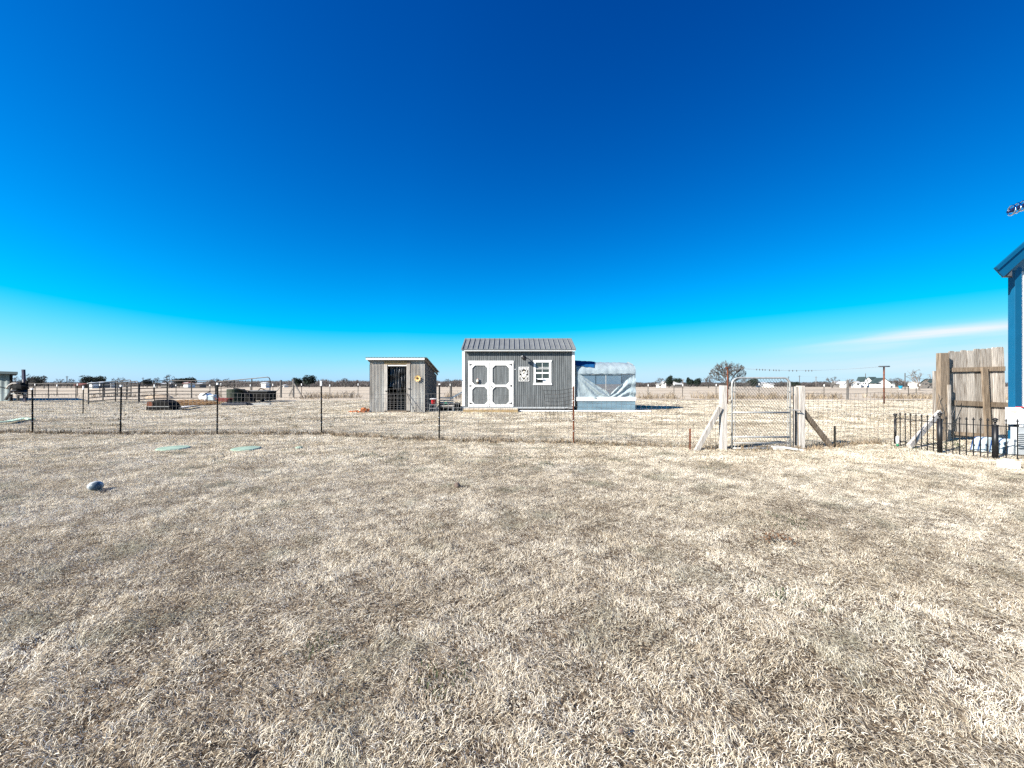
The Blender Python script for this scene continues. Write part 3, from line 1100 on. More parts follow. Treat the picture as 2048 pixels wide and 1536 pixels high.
# side wall of upright planks (right side), left side and back
y = YT + .02
k_ = 0
while y < YTB - .02:
    y1 = min(y + random.uniform(.15, .21), YTB)
    t = (y + y1) / 2
    zt_ = ztop + (zback - ztop) * (t - YT) / TD - .10
    if k_ == 6:
        zt_ -= .0
    MB().box(tr_ - .012 + random.uniform(-.006, .006), tr_ + .012, y + .006, y1 - .006, .02 + random.uniform(0, .04), zt_).build('plank', 'grey_plank', ts)
    y = y1
    k_ += 1
MB().add([(tl, YT, 0), (tl, YTB, 0), (tl, YTB, zback - .08), (tl, YT, ztop - .06)], [(0, 1, 2, 3)]).build('side_wall', 'galvanised', ts)
MB().box(tl, tr_, YTB - .03, YTB - .01, 0, zback - .08).build('back_wall', 'grey_plank', ts)
for (px_, yy) in ((tr_ - .06, YT + .07), (tr_ - .06, YTB - .1), (tl + .06, YT + .07), (tl + .06, YTB - .1)):
    MB().box(px_ - .045, px_ + .045, yy - .045, yy + .045, 0, ztop + (zback - ztop) * (yy - YT) / TD - .1).build('corner_post', 'brown_wood', ts)
# roof
rl, rr_ = TX(120), TX(1205) + .14
zfr, zbk = 2.515, 1.93
nr = round((rr_ - rl) / .068)
MB().grid(lambda u, v: Vector((rl + (rr_ - rl) * u, YT - .17 + (TD + .38) * v, zfr + (zbk - zfr) * v + .011 * math.sin(u * nr * 2 * math.pi))), nr * 6, 2, (0, 0, -.003)).build('roof_sheet', 'galvanised', ts, smooth=True)
MB().box(rl + .03, rr_ - .12, YT - .15, YT - .125, zfr - .115, zfr - .025).build('fascia', 'white_paint', ts)
for t in (.12, .32, .52, .72, .92):
    yy = YT - .1 + (TD + .25) * t
    zz = zfr + (zbk - zfr) * t - .045
    MB().box(rl + .15, rr_ - .02, yy - .03, yy + .03, zz - .03, zz + .02).build('purlin', 'brown_wood', ts)
for xx in (rr_ - .10, rl + .12):
    MB().beam((xx, YT - .1, zfr - .115), (xx, YTB + .12, zbk - .115), .04, .09).build('rafter', 'brown_wood', ts)
# black plastic strips hanging in the doorway
tu = [(530, 610), (612, 660), (662, 740), (742, 800), (802, 862)]
for i, (a, b) in enumerate(tu):
    MB().grid(lambda u, v, a=a, b=b, i=i: Vector((TX(a) + (TX(b) - TX(a)) * u + .02 * math.sin(v * 5 + i), YT + .16 + .05 * math.sin(u * 9 + i * 2 + v * 2) + .03 * math.sin(v * 11 + i), TZ(395) - (.95 + .10 * (i % 3)) * v)), 12, 14).build('hanging_strip', 'strip_plastic', ts, smooth=True)
for k_ in range(9):
    a = 520 + k_ * 38
    MB().box(TX(a), TX(a + 34), YT + 1.35, YT + 1.37, 0.05, 2.1 - .0).build('inner_plank', 'grey_plank', ts)
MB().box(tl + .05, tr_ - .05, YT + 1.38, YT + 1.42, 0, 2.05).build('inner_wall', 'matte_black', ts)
# hardware cloth over the bottom of the door
hc = MB()
for k_ in range(6):
    zz = .12 + k_ * .19
    hc.tube([(TX(514), YT + .0, zz), (TX(864), YT + .0, zz)], .005, 4)
for k_ in range(5):
    xx = TX(514) + (TX(864) - TX(514)) * (k_ + .5) / 5
    hc.tube([(xx, YT + .004, .05), (xx, YT + .004, 1.1)], .005, 4)
hc.build('wire_panel', 'wire', ts, kind='stuff')
for (u, v) in ((925, 815), (500, 858)):
    MB().beam((TX(u) - .07, YT - .05, TZ(v)), (TX(u) + .05, YT - .05, TZ(v) + .01), .012, .03).build('latch', 'black_iron', ts)

# sunflower
sc0 = Vector((TX(1078), YT - .05, TZ(622)))
sf = thing('sunflower_ornament', 'yellow petalled sunflower decoration on the corrugated wall by the doorway', 'ornament', sc0)
MB().lathe(sc0 + Vector((0, -.05, 0)), [(.045, 0), (.055, .01), (.05, .03)], 12, 'y').build('centre', 'brown', sf)
for k_ in range(9):
    a = k_ * 2 * math.pi / 9 + .2
    d = Vector((math.cos(a), 0, math.sin(a)))
    n_ = Vector((-math.sin(a), 0, math.cos(a)))
    c = sc0 + Vector((0, -.025, 0))
    MB().prism([c + d * .045 - n_ * .018, c + d * .11 - n_ * .036 + Vector((0, -.02, 0)), c + d * .16 + Vector((0, -.035, 0)), c + d * .11 + n_ * .036 + Vector((0, -.02, 0)), c + d * .045 + n_ * .018], (0, .006, 0)).build('petal', 'yellow_petal', sf)

# leaning rod in front of the tin shed
MB().tube([(TX(880), YT - .07, TZ(900)), (TX(1065), YT - .35, .0)], .014, 6).build(
    'iron_rod', 'black_iron', loc=(TX(1065), YT - .35, 0), label='thin black iron rod leaning on the door post of the tin shed', category='rod')

# terracotta heap to the left of the tin shed
hp = thing('brick_heap', 'heap of broken orange bricks against the left wall of the tin shed', 'bricks', (-7.0, 18.5, 0))
r_b = random.Random(4)
for k_ in range(34):
    t = r_b.random()
    bx_ = -6.62 - t * .74
    lay = int((1 - t) * 3 * r_b.random())
    c = Vector((bx_, 18.35 + r_b.uniform(-.15, .45), .035 + lay * .075))
    a = r_b.uniform(-.5, .5)
    d = Vector((math.cos(a), math.sin(a), r_b.uniform(-.2, .2))) * r_b.uniform(.06, .12)
    MB().beam(c - d, c + d, .10, .065).build('brick', 'terracotta', hp)

# ------------------------------------------------------------------ bits between the two sheds
YQ = 18.6


def Q(u, v, y=YQ):
    return P(840 + u / 20.48, 770 + v / 20.48, y)


fe = thing('poultry_feeder', 'red bucket feeder with a white lid on a wire stand between the sheds', 'feeder', (Q(545, 0).x, YQ, 0))
c = Q(545, 780)
MB().lathe((c.x, YQ, c.z), [(.075, 0), (.10, .03), (.115, .22), (.12, .23)], 16).build('bucket', 'red_plastic', fe, smooth=True)
MB().lathe((c.x, YQ, c.z + .232), [(.18, 0), (.18, .015), (.05, .04)], 16).build('lid', 'white_plastic', fe)
st_ = MB()
for sx2 in (-1, 1):
    for sy in (-1, 1):
        st_.tube([(c.x + sx2 * .16, YQ + sy * .14, 0), (c.x + sx2 * .15, YQ + sy * .12, c.z + .02)], .009, 5)
for zz in (c.z - .03, c.z - .2):
    st_.tube([(c.x - .16, YQ - .14, zz), (c.x + .16, YQ - .14, zz), (c.x + .16, YQ + .14, zz), (c.x - .16, YQ + .14, zz), (c.x - .16, YQ - .14, zz)], .009, 5)
st_.build('stand', 'galv_pipe', fe)

bn = thing('slatted_bench', 'low pale slatted bench frame standing between the tin shed and grey shed', 'bench', (Q(1150, 0).x, YQ + .5, 0))
a, b = Q(790, 0, YQ + .5).x, Q(1430, 0, YQ + .5).x
for v in (500, 600, 690):
    z0 = Q(0, v, YQ + .5).z
    MB().box(a, b, YQ + .5, YQ + .53, z0 - .06, z0).build('slat', 'weathered_pale', bn)
MB().box(a, b, YQ + .1, YQ + .48, Q(0, 840, YQ + .5).z - .02, Q(0, 815, YQ + .5).z).build('seat', 'weathered_pale', bn)
for xx in (a + .03, b - .03):
    for yy in (YQ + .12, YQ + .49):
        MB().box(xx - .02, xx + .02, yy - .02, yy + .02, 0, Q(0, 850, YQ + .5).z).build('leg', 'galv_pipe', bn)
gb = Q(1050, 800, YQ + .3)
MB().blob((gb.x, YQ + .3, Q(0, 815, YQ + .5).z + .06), (.14, .1, .06), 6, .5).build('watering_can', 'green_plastic', loc=(gb.x, YQ + .3, .4), smooth=True,
    label='crumpled green plastic tray lying on the pale slatted bench', category='tray')
pl0, pl1 = Q(1230, 570, YQ + .8), Q(1760, 270, YQ + .8)
MB().beam(pl0, pl1 + (pl1 - pl0) * .25, .05, .07).build('leaning_board', 'white_paint', loc=(pl0.x, pl0.y, 0),
    label='white board leaning up against the left side of the grey shed', category='board')
# wire panels lying about there
wp = MB()
for k_ in range(8):
    t = k_ / 7
    xx = Q(380, 0).x + t * (Q(1750, 0).x - Q(380, 0).x)
    wp.tube([(xx, YQ - .1, .02), (xx + .03, YQ + .0, .42)], .006, 4)
for zz in (.04, .2, .38):
    wp.tube([(Q(380, 0).x, YQ - .1 + zz * .2, zz), (Q(1750, 0).x, YQ - .1 + zz * .2, zz)], .006, 4)
wp.build('fencing_offcut', 'galv_pipe', loc=(Q(1000, 0).x, YQ - .1, 0), label='bent galvanised wire panel standing low before the slatted bench', category='wire panel')
# black box put in for the shade behind the slatted bench
ct = thing('shade_box', 'low black box in place of the shade behind the slatted bench', 'shade block', (-3.0, 19.8, 0))
MB().box(-3.55, -2.6, 19.6, 20.2, 0, .34).build('body', 'matte_black', ct, bevel=.02)
MB().box(-3.58, -2.57, 19.57, 20.23, .34, .37).build('lid', 'black_plastic', ct)

# ------------------------------------------------------------------ wire fence with steel posts
FP = [(-15.6, 10.6), (-12.7, 10.6), (-10.08, 10.3), (-7.63, 10.35), (-4.93, 10.35), (-1.66, 9.12), (1.345, 8.74)]
FH = [1.2, 1.19, 1.28, 1.33, 1.38, 1.31, 1.29]
fence = thing('wire_fence', 'field wire fence on dark steel posts running from the left to the walk gate', 'fence', (-5, 10.3, 0))


def tpost(parent, x, y, h, m='tpost', tip=.0, tipm='white_paint', clips=(.35, .62), r=1.0):
    mb = MB()
    mb.box(x - .017 * r, x + .017 * r, y - .004, y + .004, -.1, h - tip)
    mb.box(x - .004, x + .004, y - .024 * r, y - .004, -.1, h - tip)
    for k_ in range(int((h - tip) / .055)):
        mb.box(x - .006, x + .006, y - .029 * r, y - .024 * r, .04 + k_ * .055, .065 + k_ * .055)
    lean = .012 * math.sin(x * 5.3 + y), .010 * math.cos(x * 3.1)
    def _ln(q):
        q.v = [(v[0] + lean[0] * v[2], v[1] + lean[1] * v[2], v[2]) for v in q.v]
        return q
    p = _ln(mb).build('post', m, parent)
    if tip:
        _ln(MB().box(x - .020 * r, x + .020 * r, y - .031 * r, y + .006, h - tip + .001, h)).build('post_tip', tipm, p)
    cm = MB()
    for z_ in clips:
        cm.tube([(x - .02, y - .012, z_), (x, y - .034, z_ + .008), (x + .02, y - .012, z_)], .004, 4)
    if clips:
        _ln(cm).build('wire_clip', 'white_paint', p)
    return p


tips = [.03, .04, .05, .05, .13, .03, .04]
for i, ((x, y), h) in enumerate(zip(FP, FH)):
    tpost(fence, x, y, h, 'rust' if i == 6 else 'tpost', tips[i], clips=(.27 + .04 * (i % 3), .5 + .03 * (i % 2), .93))


def wire_bay(parent, p0, p1, h0=.02, h1=1.08, cell=.102, r=.0026, m='wire', sag=.03, bow=.03, jitter=.012, seed=0, name='wire_mesh'):
    rr = random.Random(seed)
    p0, p1 = Vector((*p0, 0)), Vector((*p1, 0))
    L = (p1 - p0).length
    n = max(2, round(L / cell))
    mb = MB()
    nh = round((h1 - h0) / cell)
    nrm = Vector((-(p1 - p0).y, (p1 - p0).x, 0)).normalized()

    def pt(t, z):
        return p0.lerp(p1, t) + nrm * (bow * math.sin(t * math.pi) * math.sin(z * 3 + seed)) + Vector((0, 0, z - sag * math.sin(t * math.pi) * (z > .3)))
    for j in range(nh + 1):
        z = h0 + (h1 - h0) * j / nh
        mb.tube([pt(t / 8, z) for t in range(9)], r * (1.35 if j in (0, nh) else 1), 3, False)
    for i in range(n + 1):
        t = i / n
        off = rr.uniform(-jitter, jitter) / L
        mb.tube([pt(min(1, max(0, t + off)), h0), pt(t, (h0 + h1) / 2), pt(min(1, max(0, t - off)), h1)], r, 3, False)
    return mb.build(name, m, parent, kind='stuff')


for i in range(len(FP) - 1):
    wire_bay(fence, FP[i], FP[i + 1], seed=i)
GP_L = (4.17, 7.90)
wire_bay(fence, FP[-1], (GP_L[0] - .04, GP_L[1]), h1=1.0, seed=9)

# loose panel of darker wire fixed near the rusty post
lp = thing('fencing_offcut', 'sagging dark wire panel tied to the rusty post before the grey shed', 'wire panel', (1.05, 8.85, 0))
mb = MB()
for j in range(7):
    v = j / 6
    mb.tube([Vector((.70 + .64 * t / 6 + .08 * (1 - v) * (1 - t / 6), 8.95 - .12 * t / 6, .66 + .50 * v + .05 * t / 6 - .03 * math.sin(t / 6 * 3.1))) for t in range(7)], .0045, 4)
for i in range(8):
    t = i / 7
    mb.tube([Vector((.70 + .64 * t + .08 * (1 - v) * (1 - t), 8.95 - .12 * t, .52 + .66 * v + .05 * t - .03 * math.sin(t * 3.1))) for v in (0, .5, 1.0)], .004, 4)
mb.build('wire_grid', 'dark_wire', lp, kind='stuff')

# ------------------------------------------------------------------ walk gate with its posts
gpl = thing('gate_post', 'weathered square wooden post left of the wire gate with a leaning brace', 'post', (*GP_L, 0), 'wooden posts at the walk gate')
x, y = GP_L
yb_ = 7.88


def at(px, py, yy):
    q = P(px, py, yy)
    return q


MB().box(x - .055, x + .055, y - .05, y + .06, -.05, 1.27).build('post', 'weathered_pale', gpl, bevel=.006)
MB().beam(at(1440, 815, 7.86), at(1391, 905, 7.80), .09, .07, (0, 1, 0)).build('brace', 'weathered_pale', gpl, bevel=.006)
gp2 = (5.71, 7.92)
gpr = thing('gate_post', 'split weathered wooden post right of the wire gate with a brown brace', 'post', (*gp2, 0), 'wooden posts at the walk gate')
MB().box(gp2[0] - .055, gp2[0] + .06, gp2[1] - .05, gp2[1] + .06, -.05, 1.265).build('post', 'weathered_pale', gpr, bevel=.008)
MB().box(gp2[0] - .115, gp2[0] - .058, gp2[1] - .03, gp2[1] + .05, -.05, 1.25).build('side_board', 'weathered', gpr)
MB().beam(at(1606, 822, 7.92), at(1661, 892, 8.15), .085, .07, (0, 1, 0)).build('brace', 'brown_wood', gpr, bevel=.006)
MB().tube([at(1583, 820, 7.84), at(1600, 820.5, 7.8), at(1601, 823, 7.84)], .012, 6).build('latch', 'galv_pipe', gpr)
MB().box(gp2[0] - .135, gp2[0] - .118, gp2[1] - .05, gp2[1] - .03, .1, .78).build('strap', 'black_iron', gpr)

yg = 7.90
gx0_, gx1_ = at(1464, 0, yg).x, at(1580, 0, yg).x
gz0, gz1 = .035, 1.42
gate = thing('walk_gate', 'galvanised tube walk gate with chain link mesh and rounded top corners', 'gate', ((gx0_ + gx1_) / 2, yg, 0))
R_ = .13


def round_frame(x0, x1, z0, z1, y, R_, n=6):
    p = [(x0, y, z0), (x0, y, z1 - R_)]
    p += [(x0 + R_ - R_ * math.cos(t * math.pi / 2 / n), y, z1 - R_ + R_ * math.sin(t * math.pi / 2 / n)) for t in range(1, n + 1)]
    p += [(x1 - R_ + R_ * math.sin(t * math.pi / 2 / n), y, z1 - R_ + R_ * math.cos(t * math.pi / 2 / n)) for t in range(0, n + 1)]
    p += [(x1, y, z0)]
    return p


MB().tube(round_frame(gx0_, gx1_, gz0, gz1, yg, R_), .018, 10).build('frame', 'galv_pipe', gate, smooth=True)
MB().tube([(gx0_ + .055, yg + .0, gz0), (gx0_ + .055, yg, gz1 - .06)], .007, 6).build('tension_bar', 'galv_pipe', gate)
MB().tube([(gx1_ - .045, yg + .0, gz0), (gx1_ - .045, yg, gz1 - .06)], .007, 6).build('tension_bar', 'galv_pipe', gate)
for py_, rr in ((825, .018), (874, .018), (886, .011), (896.5, .016)):
    z_ = at(0, py_, yg).z
    MB().tube([(gx0_, yg, z_), (gx1_, yg, z_)], rr, 8).build('rail', 'galv_pipe', gate, smooth=True)
cm = MB()
sp_ = .057
n = int((gx1_ - gx0_ + gz1) / sp_) + 2
for sg in (1, -1):
    for k_ in range(-n, n * 2):
        # line x = xs + t, z = t ; clipped to the frame
        pts = []
        base = gx0_ + .05 + k_ * sp_ * 1.0 if sg == 1 else gx0_ + .05 + k_ * sp_
        zlo, zhi = .10, gz1 - .02
        slope = 1.25
        # x from base; z = zlo + slope*(x-base)
        if sg == 1:
            xa = max(gx0_ + .05, base)
            za = zlo + slope * (xa - base)
            xb_ = min(gx1_ - .04, base + (zhi - zlo) / slope)
            zb_ = zlo + slope * (xb_ - base)
        else:
            xb_ = min(gx1_ - .04, base)
            zb_ = zlo + slope * (base - xb_)
            xa = max(gx0_ + .05, base - (zhi - zlo) / slope)
            za = zlo + slope * (base - xa)
        if xb_ - xa > .03 and 0 <= min(za, zb_) and max(za, zb_) <= zhi + .001:
            cm.tube([(xa, yg + .004 * sg, za), (xb_, yg + .004 * sg, zb_)], .0022 if sg == 1 else .0032, 3, False)
cm.build('chain_link', 'dark_wire', gate, kind='stuff')
for z_ in (.2, .55, .85, 1.15):
    for xx in (gx0_, gx1_ - .045):
        MB().tube([(xx - .02, yg - .022, z_), (xx + .065, yg - .022, z_)], .006, 5).build('clamp', 'galv_pipe', gate)
for z_ in (.29, .93):
    MB().tube([(gx0_ - .06, yg, z_), (gx0_ - .02, yg - .01, z_), (gx0_ - .02, yg - .01, z_ + .05)], .008, 6).build('hinge', 'black_iron', gate)

# stakes on either side
for (px_, pt_, pb, lab, mm) in ((1380, 857, 901, 'short rusty steel stake at the foot of the left gate brace', 'rust'),
                                (1669, 852, 894, 'short black steel stake right of the brown gate brace', 'tpost')):
    q = G(px_, pb)
    o = thing('stake', lab, 'stake', q, 'short stakes beside the gate braces')
    h = (pb - pt_) / FPX * q.y
    MB().box(q.x - .016, q.x + .016, q.y - .004, q.y + .004, -.05, h).build('flange', mm, o)
    MB().box(q.x - .005, q.x + .005, q.y - .03, q.y - .004, -.05, h).build('web', mm, o)
q = G(1567, 901)
mb = MB()
mb.box(q.x - .17, q.x + .03, q.y - .02, q.y + .18, 0, .07)
mb.beam(q + Vector((.02, .02, .06)), q + Vector((.32, -.07, .02)), .16, .035)
mb.build('paving_block', mat('concrete', (.52, .50, .46), .9, var=.15, scale=9, bump=.3), loc=q, bevel=.006, label='pale concrete paving block lying broken at the foot of the walk gate', category='paving block')

# wire fence right of the gate
fr2 = thing('wire_fence', 'field wire fence from the walk gate to the tall board panel', 'fence', (7.5, 8.6, 0))
wire_bay(fr2, (gp2[0] + .06, gp2[1]), (8.1, 8.85), h1=1.12, cell=.15, seed=21)
wire_bay(fr2, (8.1, 8.85), (9.55, 9.2), h1=1.12, cell=.15, seed=22)
mb = MB()
mb.tube([(gp2[0], gp2[1], 1.18), (9.55, 9.2, 1.2)], .003, 3)
mb.build('strand', 'wire', fr2)

# ------------------------------------------------------------------ tall board panel
YP = 9.15


def BP(u, v, y=YP):
    return P(1760 + u / 5.12, 660 + v / 5.12, y)


bd = thing('board_panel', 'tall weathered wooden fence panel standing alone beside the blue cornered house', 'fence panel', (BP(900, 0).x, YP, 0))
MB().box(BP(572, 0).x, BP(664, 0).x, YP - .10, YP + .0, -.05, BP(0, 238).z).build('post', 'brown_wood', bd, bevel=.006)
MB().box(BP(640, 0).x, BP(664, 0).x, YP - .13, YP - .101, .0, BP(0, 560).z).build('side_cleat', 'weathered', bd)
tops = [(672, 726, 226), (727, 788, 216), (789, 848, 212), (850, 912, 208), (913, 984, 203), (986, 1052, 192), (1053, 1116, 184), (1117, 1168, 180), (1169, 1214, 175), (1215, 1292, 168)]
for i, (a, b, v) in enumerate(tops):
    xa, xb_, zt_ = BP(a, 0).x, BP(b, 0).x, BP(0, v).z + random.uniform(-.018, .012)
    lean = .018 * i / 2
    z0 = .05 + .01 * i
    dy = (i % 2) * .003 + random.uniform(0, .004)
    e = .022
    poly = [(xa + lean + .002, YP + .04 + dy, z0), (xb_ + lean - .002, YP + .04 + dy, z0), (xb_ - .002, YP + .04 + dy, zt_ - e), (xb_ - e, YP + .04 + dy, zt_), (xa + e, YP + .04 + dy, zt_), (xa + .002, YP + .04 + dy, zt_ - e)]
    MB().prism(poly, (0, .018, 0)).build('board', 'weathered' if i % 4 else 'weathered_pale', bd)
for (u0, u1, v0, v1, v2, v3) in ((666, 1285, 388, 430, 372, 418), (680, 1335, 716, 765, 745, 795), (690, 1140, 1035, 1070, 1065, 1105)):
    a0, a1, b0, b1 = BP(u0, v0), BP(u0, v1), BP(u1, v2), BP(u1, v3)
    MB().prism([(a1.x, YP, a1.z), (b1.x, YP, b1.z), (b0.x, YP, b0.z), (a0.x, YP, a0.z)], (0, .037, 0)).build('rail', 'brown_wood', bd)
a, b = BP(1058, 385), BP(1098, 1090)
MB().beam((a.x, YP - .02, a.z), (b.x, YP - .02, b.z), .125, .038, (0, 1, 0)).build('stiffener', 'brown_wood', bd)
MB().beam((BP(560, 0).x + .02, YP + .02, 0.4), (BP(560, 0).x + .02, YP + .02, BP(0, 420).z), .05, .05).build('rear_post', 'weathered', bd)
# vine on the post
vn = MB()
rv = random.Random(3)
for k_ in range(9):
    p = Vector((BP(600, 0).x + rv.uniform(-.1, .16), YP - .12, rv.uniform(.05, .5)))
    pts = [p]
    for _ in range(6):
        p = p + Vector((rv.uniform(-.09, .09), rv.uniform(-.02, .02), rv.uniform(.03, .16)))
        pts.append(p)
    vn.tube(pts, .005, 4)
vn.build('dead_vine', 'twig', loc=(BP(600, 0).x, YP - .12, 0), label='leafless vine climbing the post of the tall board panel', category='vine')
# leaning brace
q0, q1 = at(1880, 824, 8.6), at(1818, 893, 8.0)
bb = MB().beam(q0, q1, .10, .06, (0, 1, 0)).build('leaning_board', 'weathered_pale', loc=(q1.x, q1.y, 0), bevel=.006, label='pale board propped at a slant against the tall panel post behind the iron fence', category='board')

# ------------------------------------------------------------------ low wrought iron fence
irn = thing('iron_fence', 'low black wrought iron garden fence with ball topped posts', 'fence', (8.3, 7.6, 0))
IP = [(8.24, 8.60), (8.02, 7.50), (8.42, 6.97), (8.95, 6.62)]
IH = [.66, .76, .70, .70]


def iron_post(x, y, h, r):
    MB().tube([(x, y, 0), (x, y, h - .125)], r, 8).build('post', 'black_iron', irn, smooth=True)
    MB().lathe((x, y, h - .125), [(r * 1.15, 0), (r * 1.15, .012), (.014, .02), (.014, .062), (.03, .066), (.03, .074), (.018, .08), (.034, .098), (.036, .112), (.022, .128), (.004, .135)], 12).build('finial', 'black_iron', irn, smooth=True)


iron_post(*IP[0], IH[0], .022)
iron_post(*IP[1], IH[1], .036)
iron_post(*IP[2], IH[2], .040)
cnt = [7, 7, 4]
for i in range(3):
    a, b = Vector((*IP[i], 0)), Vector((*IP[i + 1], 0))
    for z_ in (.09, .57):
        MB().beam(a + Vector((0, 0, z_)), b + Vector((0, 0, z_)), .010, .014).build('rail', 'black_iron', irn)
    for k_ in range(cnt[i]):
        p = a.lerp(b, (k_ + 1) / (cnt[i] + 1))
        pk = MB().tube([p + Vector((0, 0, 0.01)), p + Vector((0, 0, .655))], .0085, 6).build('picket', 'black_iron', irn)
        MB().lathe(p + Vector((0, 0, .655)), [(.010, 0), (.022, .012), (.020, .018), (.006, .022), (.010, .034), (.002, .048)], 8).build('picket_tip', 'black_iron', pk)

# solar light stake and weeds behind the iron fence
q = G(1795, 893)
sl = thing('garden_light', 'white capped stake light at the left end of the iron fence', 'garden light', q)
MB().lathe(q + Vector((0, 0, 0)), [(.012, 0), (.022, .01), (.022, .06)], 10).build('base', 'green_plastic', sl, smooth=True)
MB().lathe(q + Vector((0, 0, .06)), [(.026, 0), (.028, .1), (.024, .15), (.008, .16)], 10).build('cap', 'white_plastic', sl, smooth=True)

# ------------------------------------------------------------------ pale plastic shells and grey box
def shell(px0, px1, ptop, pbot, y, name, label, m, edge='deep_blue', depth=.085, group='pale plastic shells behind the iron fence'):
    x0, x1 = P(px0, 0, y).x, P(px1, 0, y).x
    zt_ = P(0, ptop, y).z
    o = thing(name, label, 'plastic tub', ((x0 + x1) / 2, y, 0), group)
    rr = min(.13, (x1 - x0) * 1.2)
    prof = [(x0 - .035, 0), (x0, zt_ - rr)] + [(x0 + rr * .9 - rr * .9 * math.cos(t * math.pi / 8), zt_ - rr + rr * math.sin(t * math.pi / 8)) for t in range(1, 5)] + [(x1 + .02, zt_), (x1 + .02, 0)]
    MB().prism([(a, y, b) for a, b in prof], (0, depth, 0)).build('body', m, o, bevel=.01)
    pr2 = [(a + (-.006 if i < 5 else .0), b + (.004 if 1 < i < 7 else 0)) for i, (a, b) in enumerate(prof)]
    MB().prism([(a, y + depth + .001, b) for a, b in pr2], (0, .007, 0)).build('rim', edge, o)
    return o


shell(1955, 1969, 874, 912, 7.75, 'plastic_tub', 'leftmost pale blue plastic tub standing on end behind the iron fence', 'pale_blue')
shell(1970, 1984, 875, 914, 7.65, 'plastic_tub', 'pale blue plastic tub just left of the thick iron fence post', 'pale_blue')
shell(1994, 2003, 876, 917, 7.5, 'plastic_tub', 'narrow pale blue tub with dark ribs right of the thick iron post', 'pale_blue')
shell(2008, 2021, 878, 919, 7.4, 'plastic_tub', 'pale blue plastic tub beside the grey louvred cabinet', 'pale_blue')
o = shell(2026, 2037, 880, 921, 7.25, 'equipment_cabinet', 'grey rounded plastic cabinet with louvres beside the white cube', 'grey_plastic', 'grey_plastic', group='plastic housings by the house corner')
o['category'] = 'cabinet'
for k_ in range(8):
    MB().box(P(2038.5, 0, 7.2).x, P(2060, 0, 7.2).x, 7.215 - .012, 7.235, .15 + k_ * .035, .17 + k_ * .035).build('louvre', 'grey_plastic', o)
MB().box(P(2038, 0, 7.2).x, P(2062, 0, 7.2).x, 7.235, 7.33, 0, .52).build('side_housing', 'grey_plastic', o, bevel=.01)
q = G(2031, 938)
MB().box(q.x - .085, q.x + .085, q.y, q.y + .17, 0, .11).box(q.x - .04, q.x + .04, q.y + .04, q.y + .13, .11, .135).build(
    'white_block', 'white_plastic', loc=q, bevel=.008, label='small white plastic box on the grass before the grey cabinet', category='box')

# ------------------------------------------------------------------ house corner (white steel siding, blue trim)
YH = 8.25
house = thing('house', 'white steel sided house with blue corner post and blue roof edge', 'house', (11.5, YH, 0))
cx0, cx1 = P(2020.5, 0, YH).x + .10, P(2044, 0, YH).x
hd_ = Vector((1, .1, 0)).normalized()
hb_ = Vector((.80, .60, 0)).normalized()
cz1 = P(0, 534, YH).z
MB().box(cx0, cx1, YH, YH + .12, 0, cz1).build('corner_post', 'blue_steel', house, bevel=.004)
c0 = Vector((cx1, YH + .05, 0))
slope = .80
mb = MB()
L = 2.6
c1 = c0 + hd_ * L
mb.add([c0, c1, c1 + Vector((0, 0, cz1 + slope * L)), c0 + Vector((0, 0, cz1 + .02))], [(0, 1, 2, 3)])
c2 = c0 + hb_ * 5
mb.add([c0 + Vector((0, 0, 0)), c2, c2 + Vector((0, 0, cz1)), c0 + Vector((0, 0, cz1))], [(3, 2, 1, 0)])
mb.build('wall', 'white_steel', house)
for k_ in range(9):
    t = .12 + k_ * .3
    p = c0 + hd_ * t - Vector((0, .008, 0))
    MB().beam(p + Vector((0, 0, .02)), p + Vector((0, 0, cz1 + slope * t - .05)), .03, .016, (0, 1, 0)).build('wall_rib', 'white_steel', house)
# rake and roof
e0 = P(1991, 536, YH)
e0 = Vector((P(1990, 0, YH - .18).x, YH - .18, P(0, 536, YH - .18).z))
t_ = 3.2
e1 = e0 + hd_ * t_ + Vector((0, 0, slope * t_))
nrm = Vector((-slope, 0, 1)).normalized()
hgt = .20
mb = MB()
mb.prism([e0 + Vector((0, 0, 0)), e0 - nrm * hgt + Vector((.05, 0, -.02)), e1 - nrm * hgt, e1], (0, .03, 0))
mb.build('rake_board', 'blue_steel', house)
mb = MB()
mb.prism([e0 + nrm * .012, e0 - nrm * .055, e1 - nrm * .055, e1 + nrm * .012], (0, -.03, 0))
mb.build('rake_trim', 'blue_steel', house)
mb = MB()
back = Vector((.97, .24, 0)) * 4
mb.prism([e0 + nrm * .01, e0 + nrm * .0 - nrm * .10, e1 - nrm * .10, e1 + nrm * .01], hb_ * .4)
mb.add([e0 + Vector((.02, .03, 0)), e1 + Vector((0, .03, 0)), e1 + back, e0 + back], [(0, 1, 2, 3)])
mb.build('roof', 'blue_steel', house)
mb = MB()
sf0 = Vector((e0.x + .16, YH - .147, e0.z - .15))
mb.prism([sf0, sf0 + Vector((.22, 0, 0)), sf0 + Vector((.22, 0, .17)), sf0 + Vector((.02, 0, .02))], hb_ * .22)
mb.build('eave_return', 'dark_trim', house)

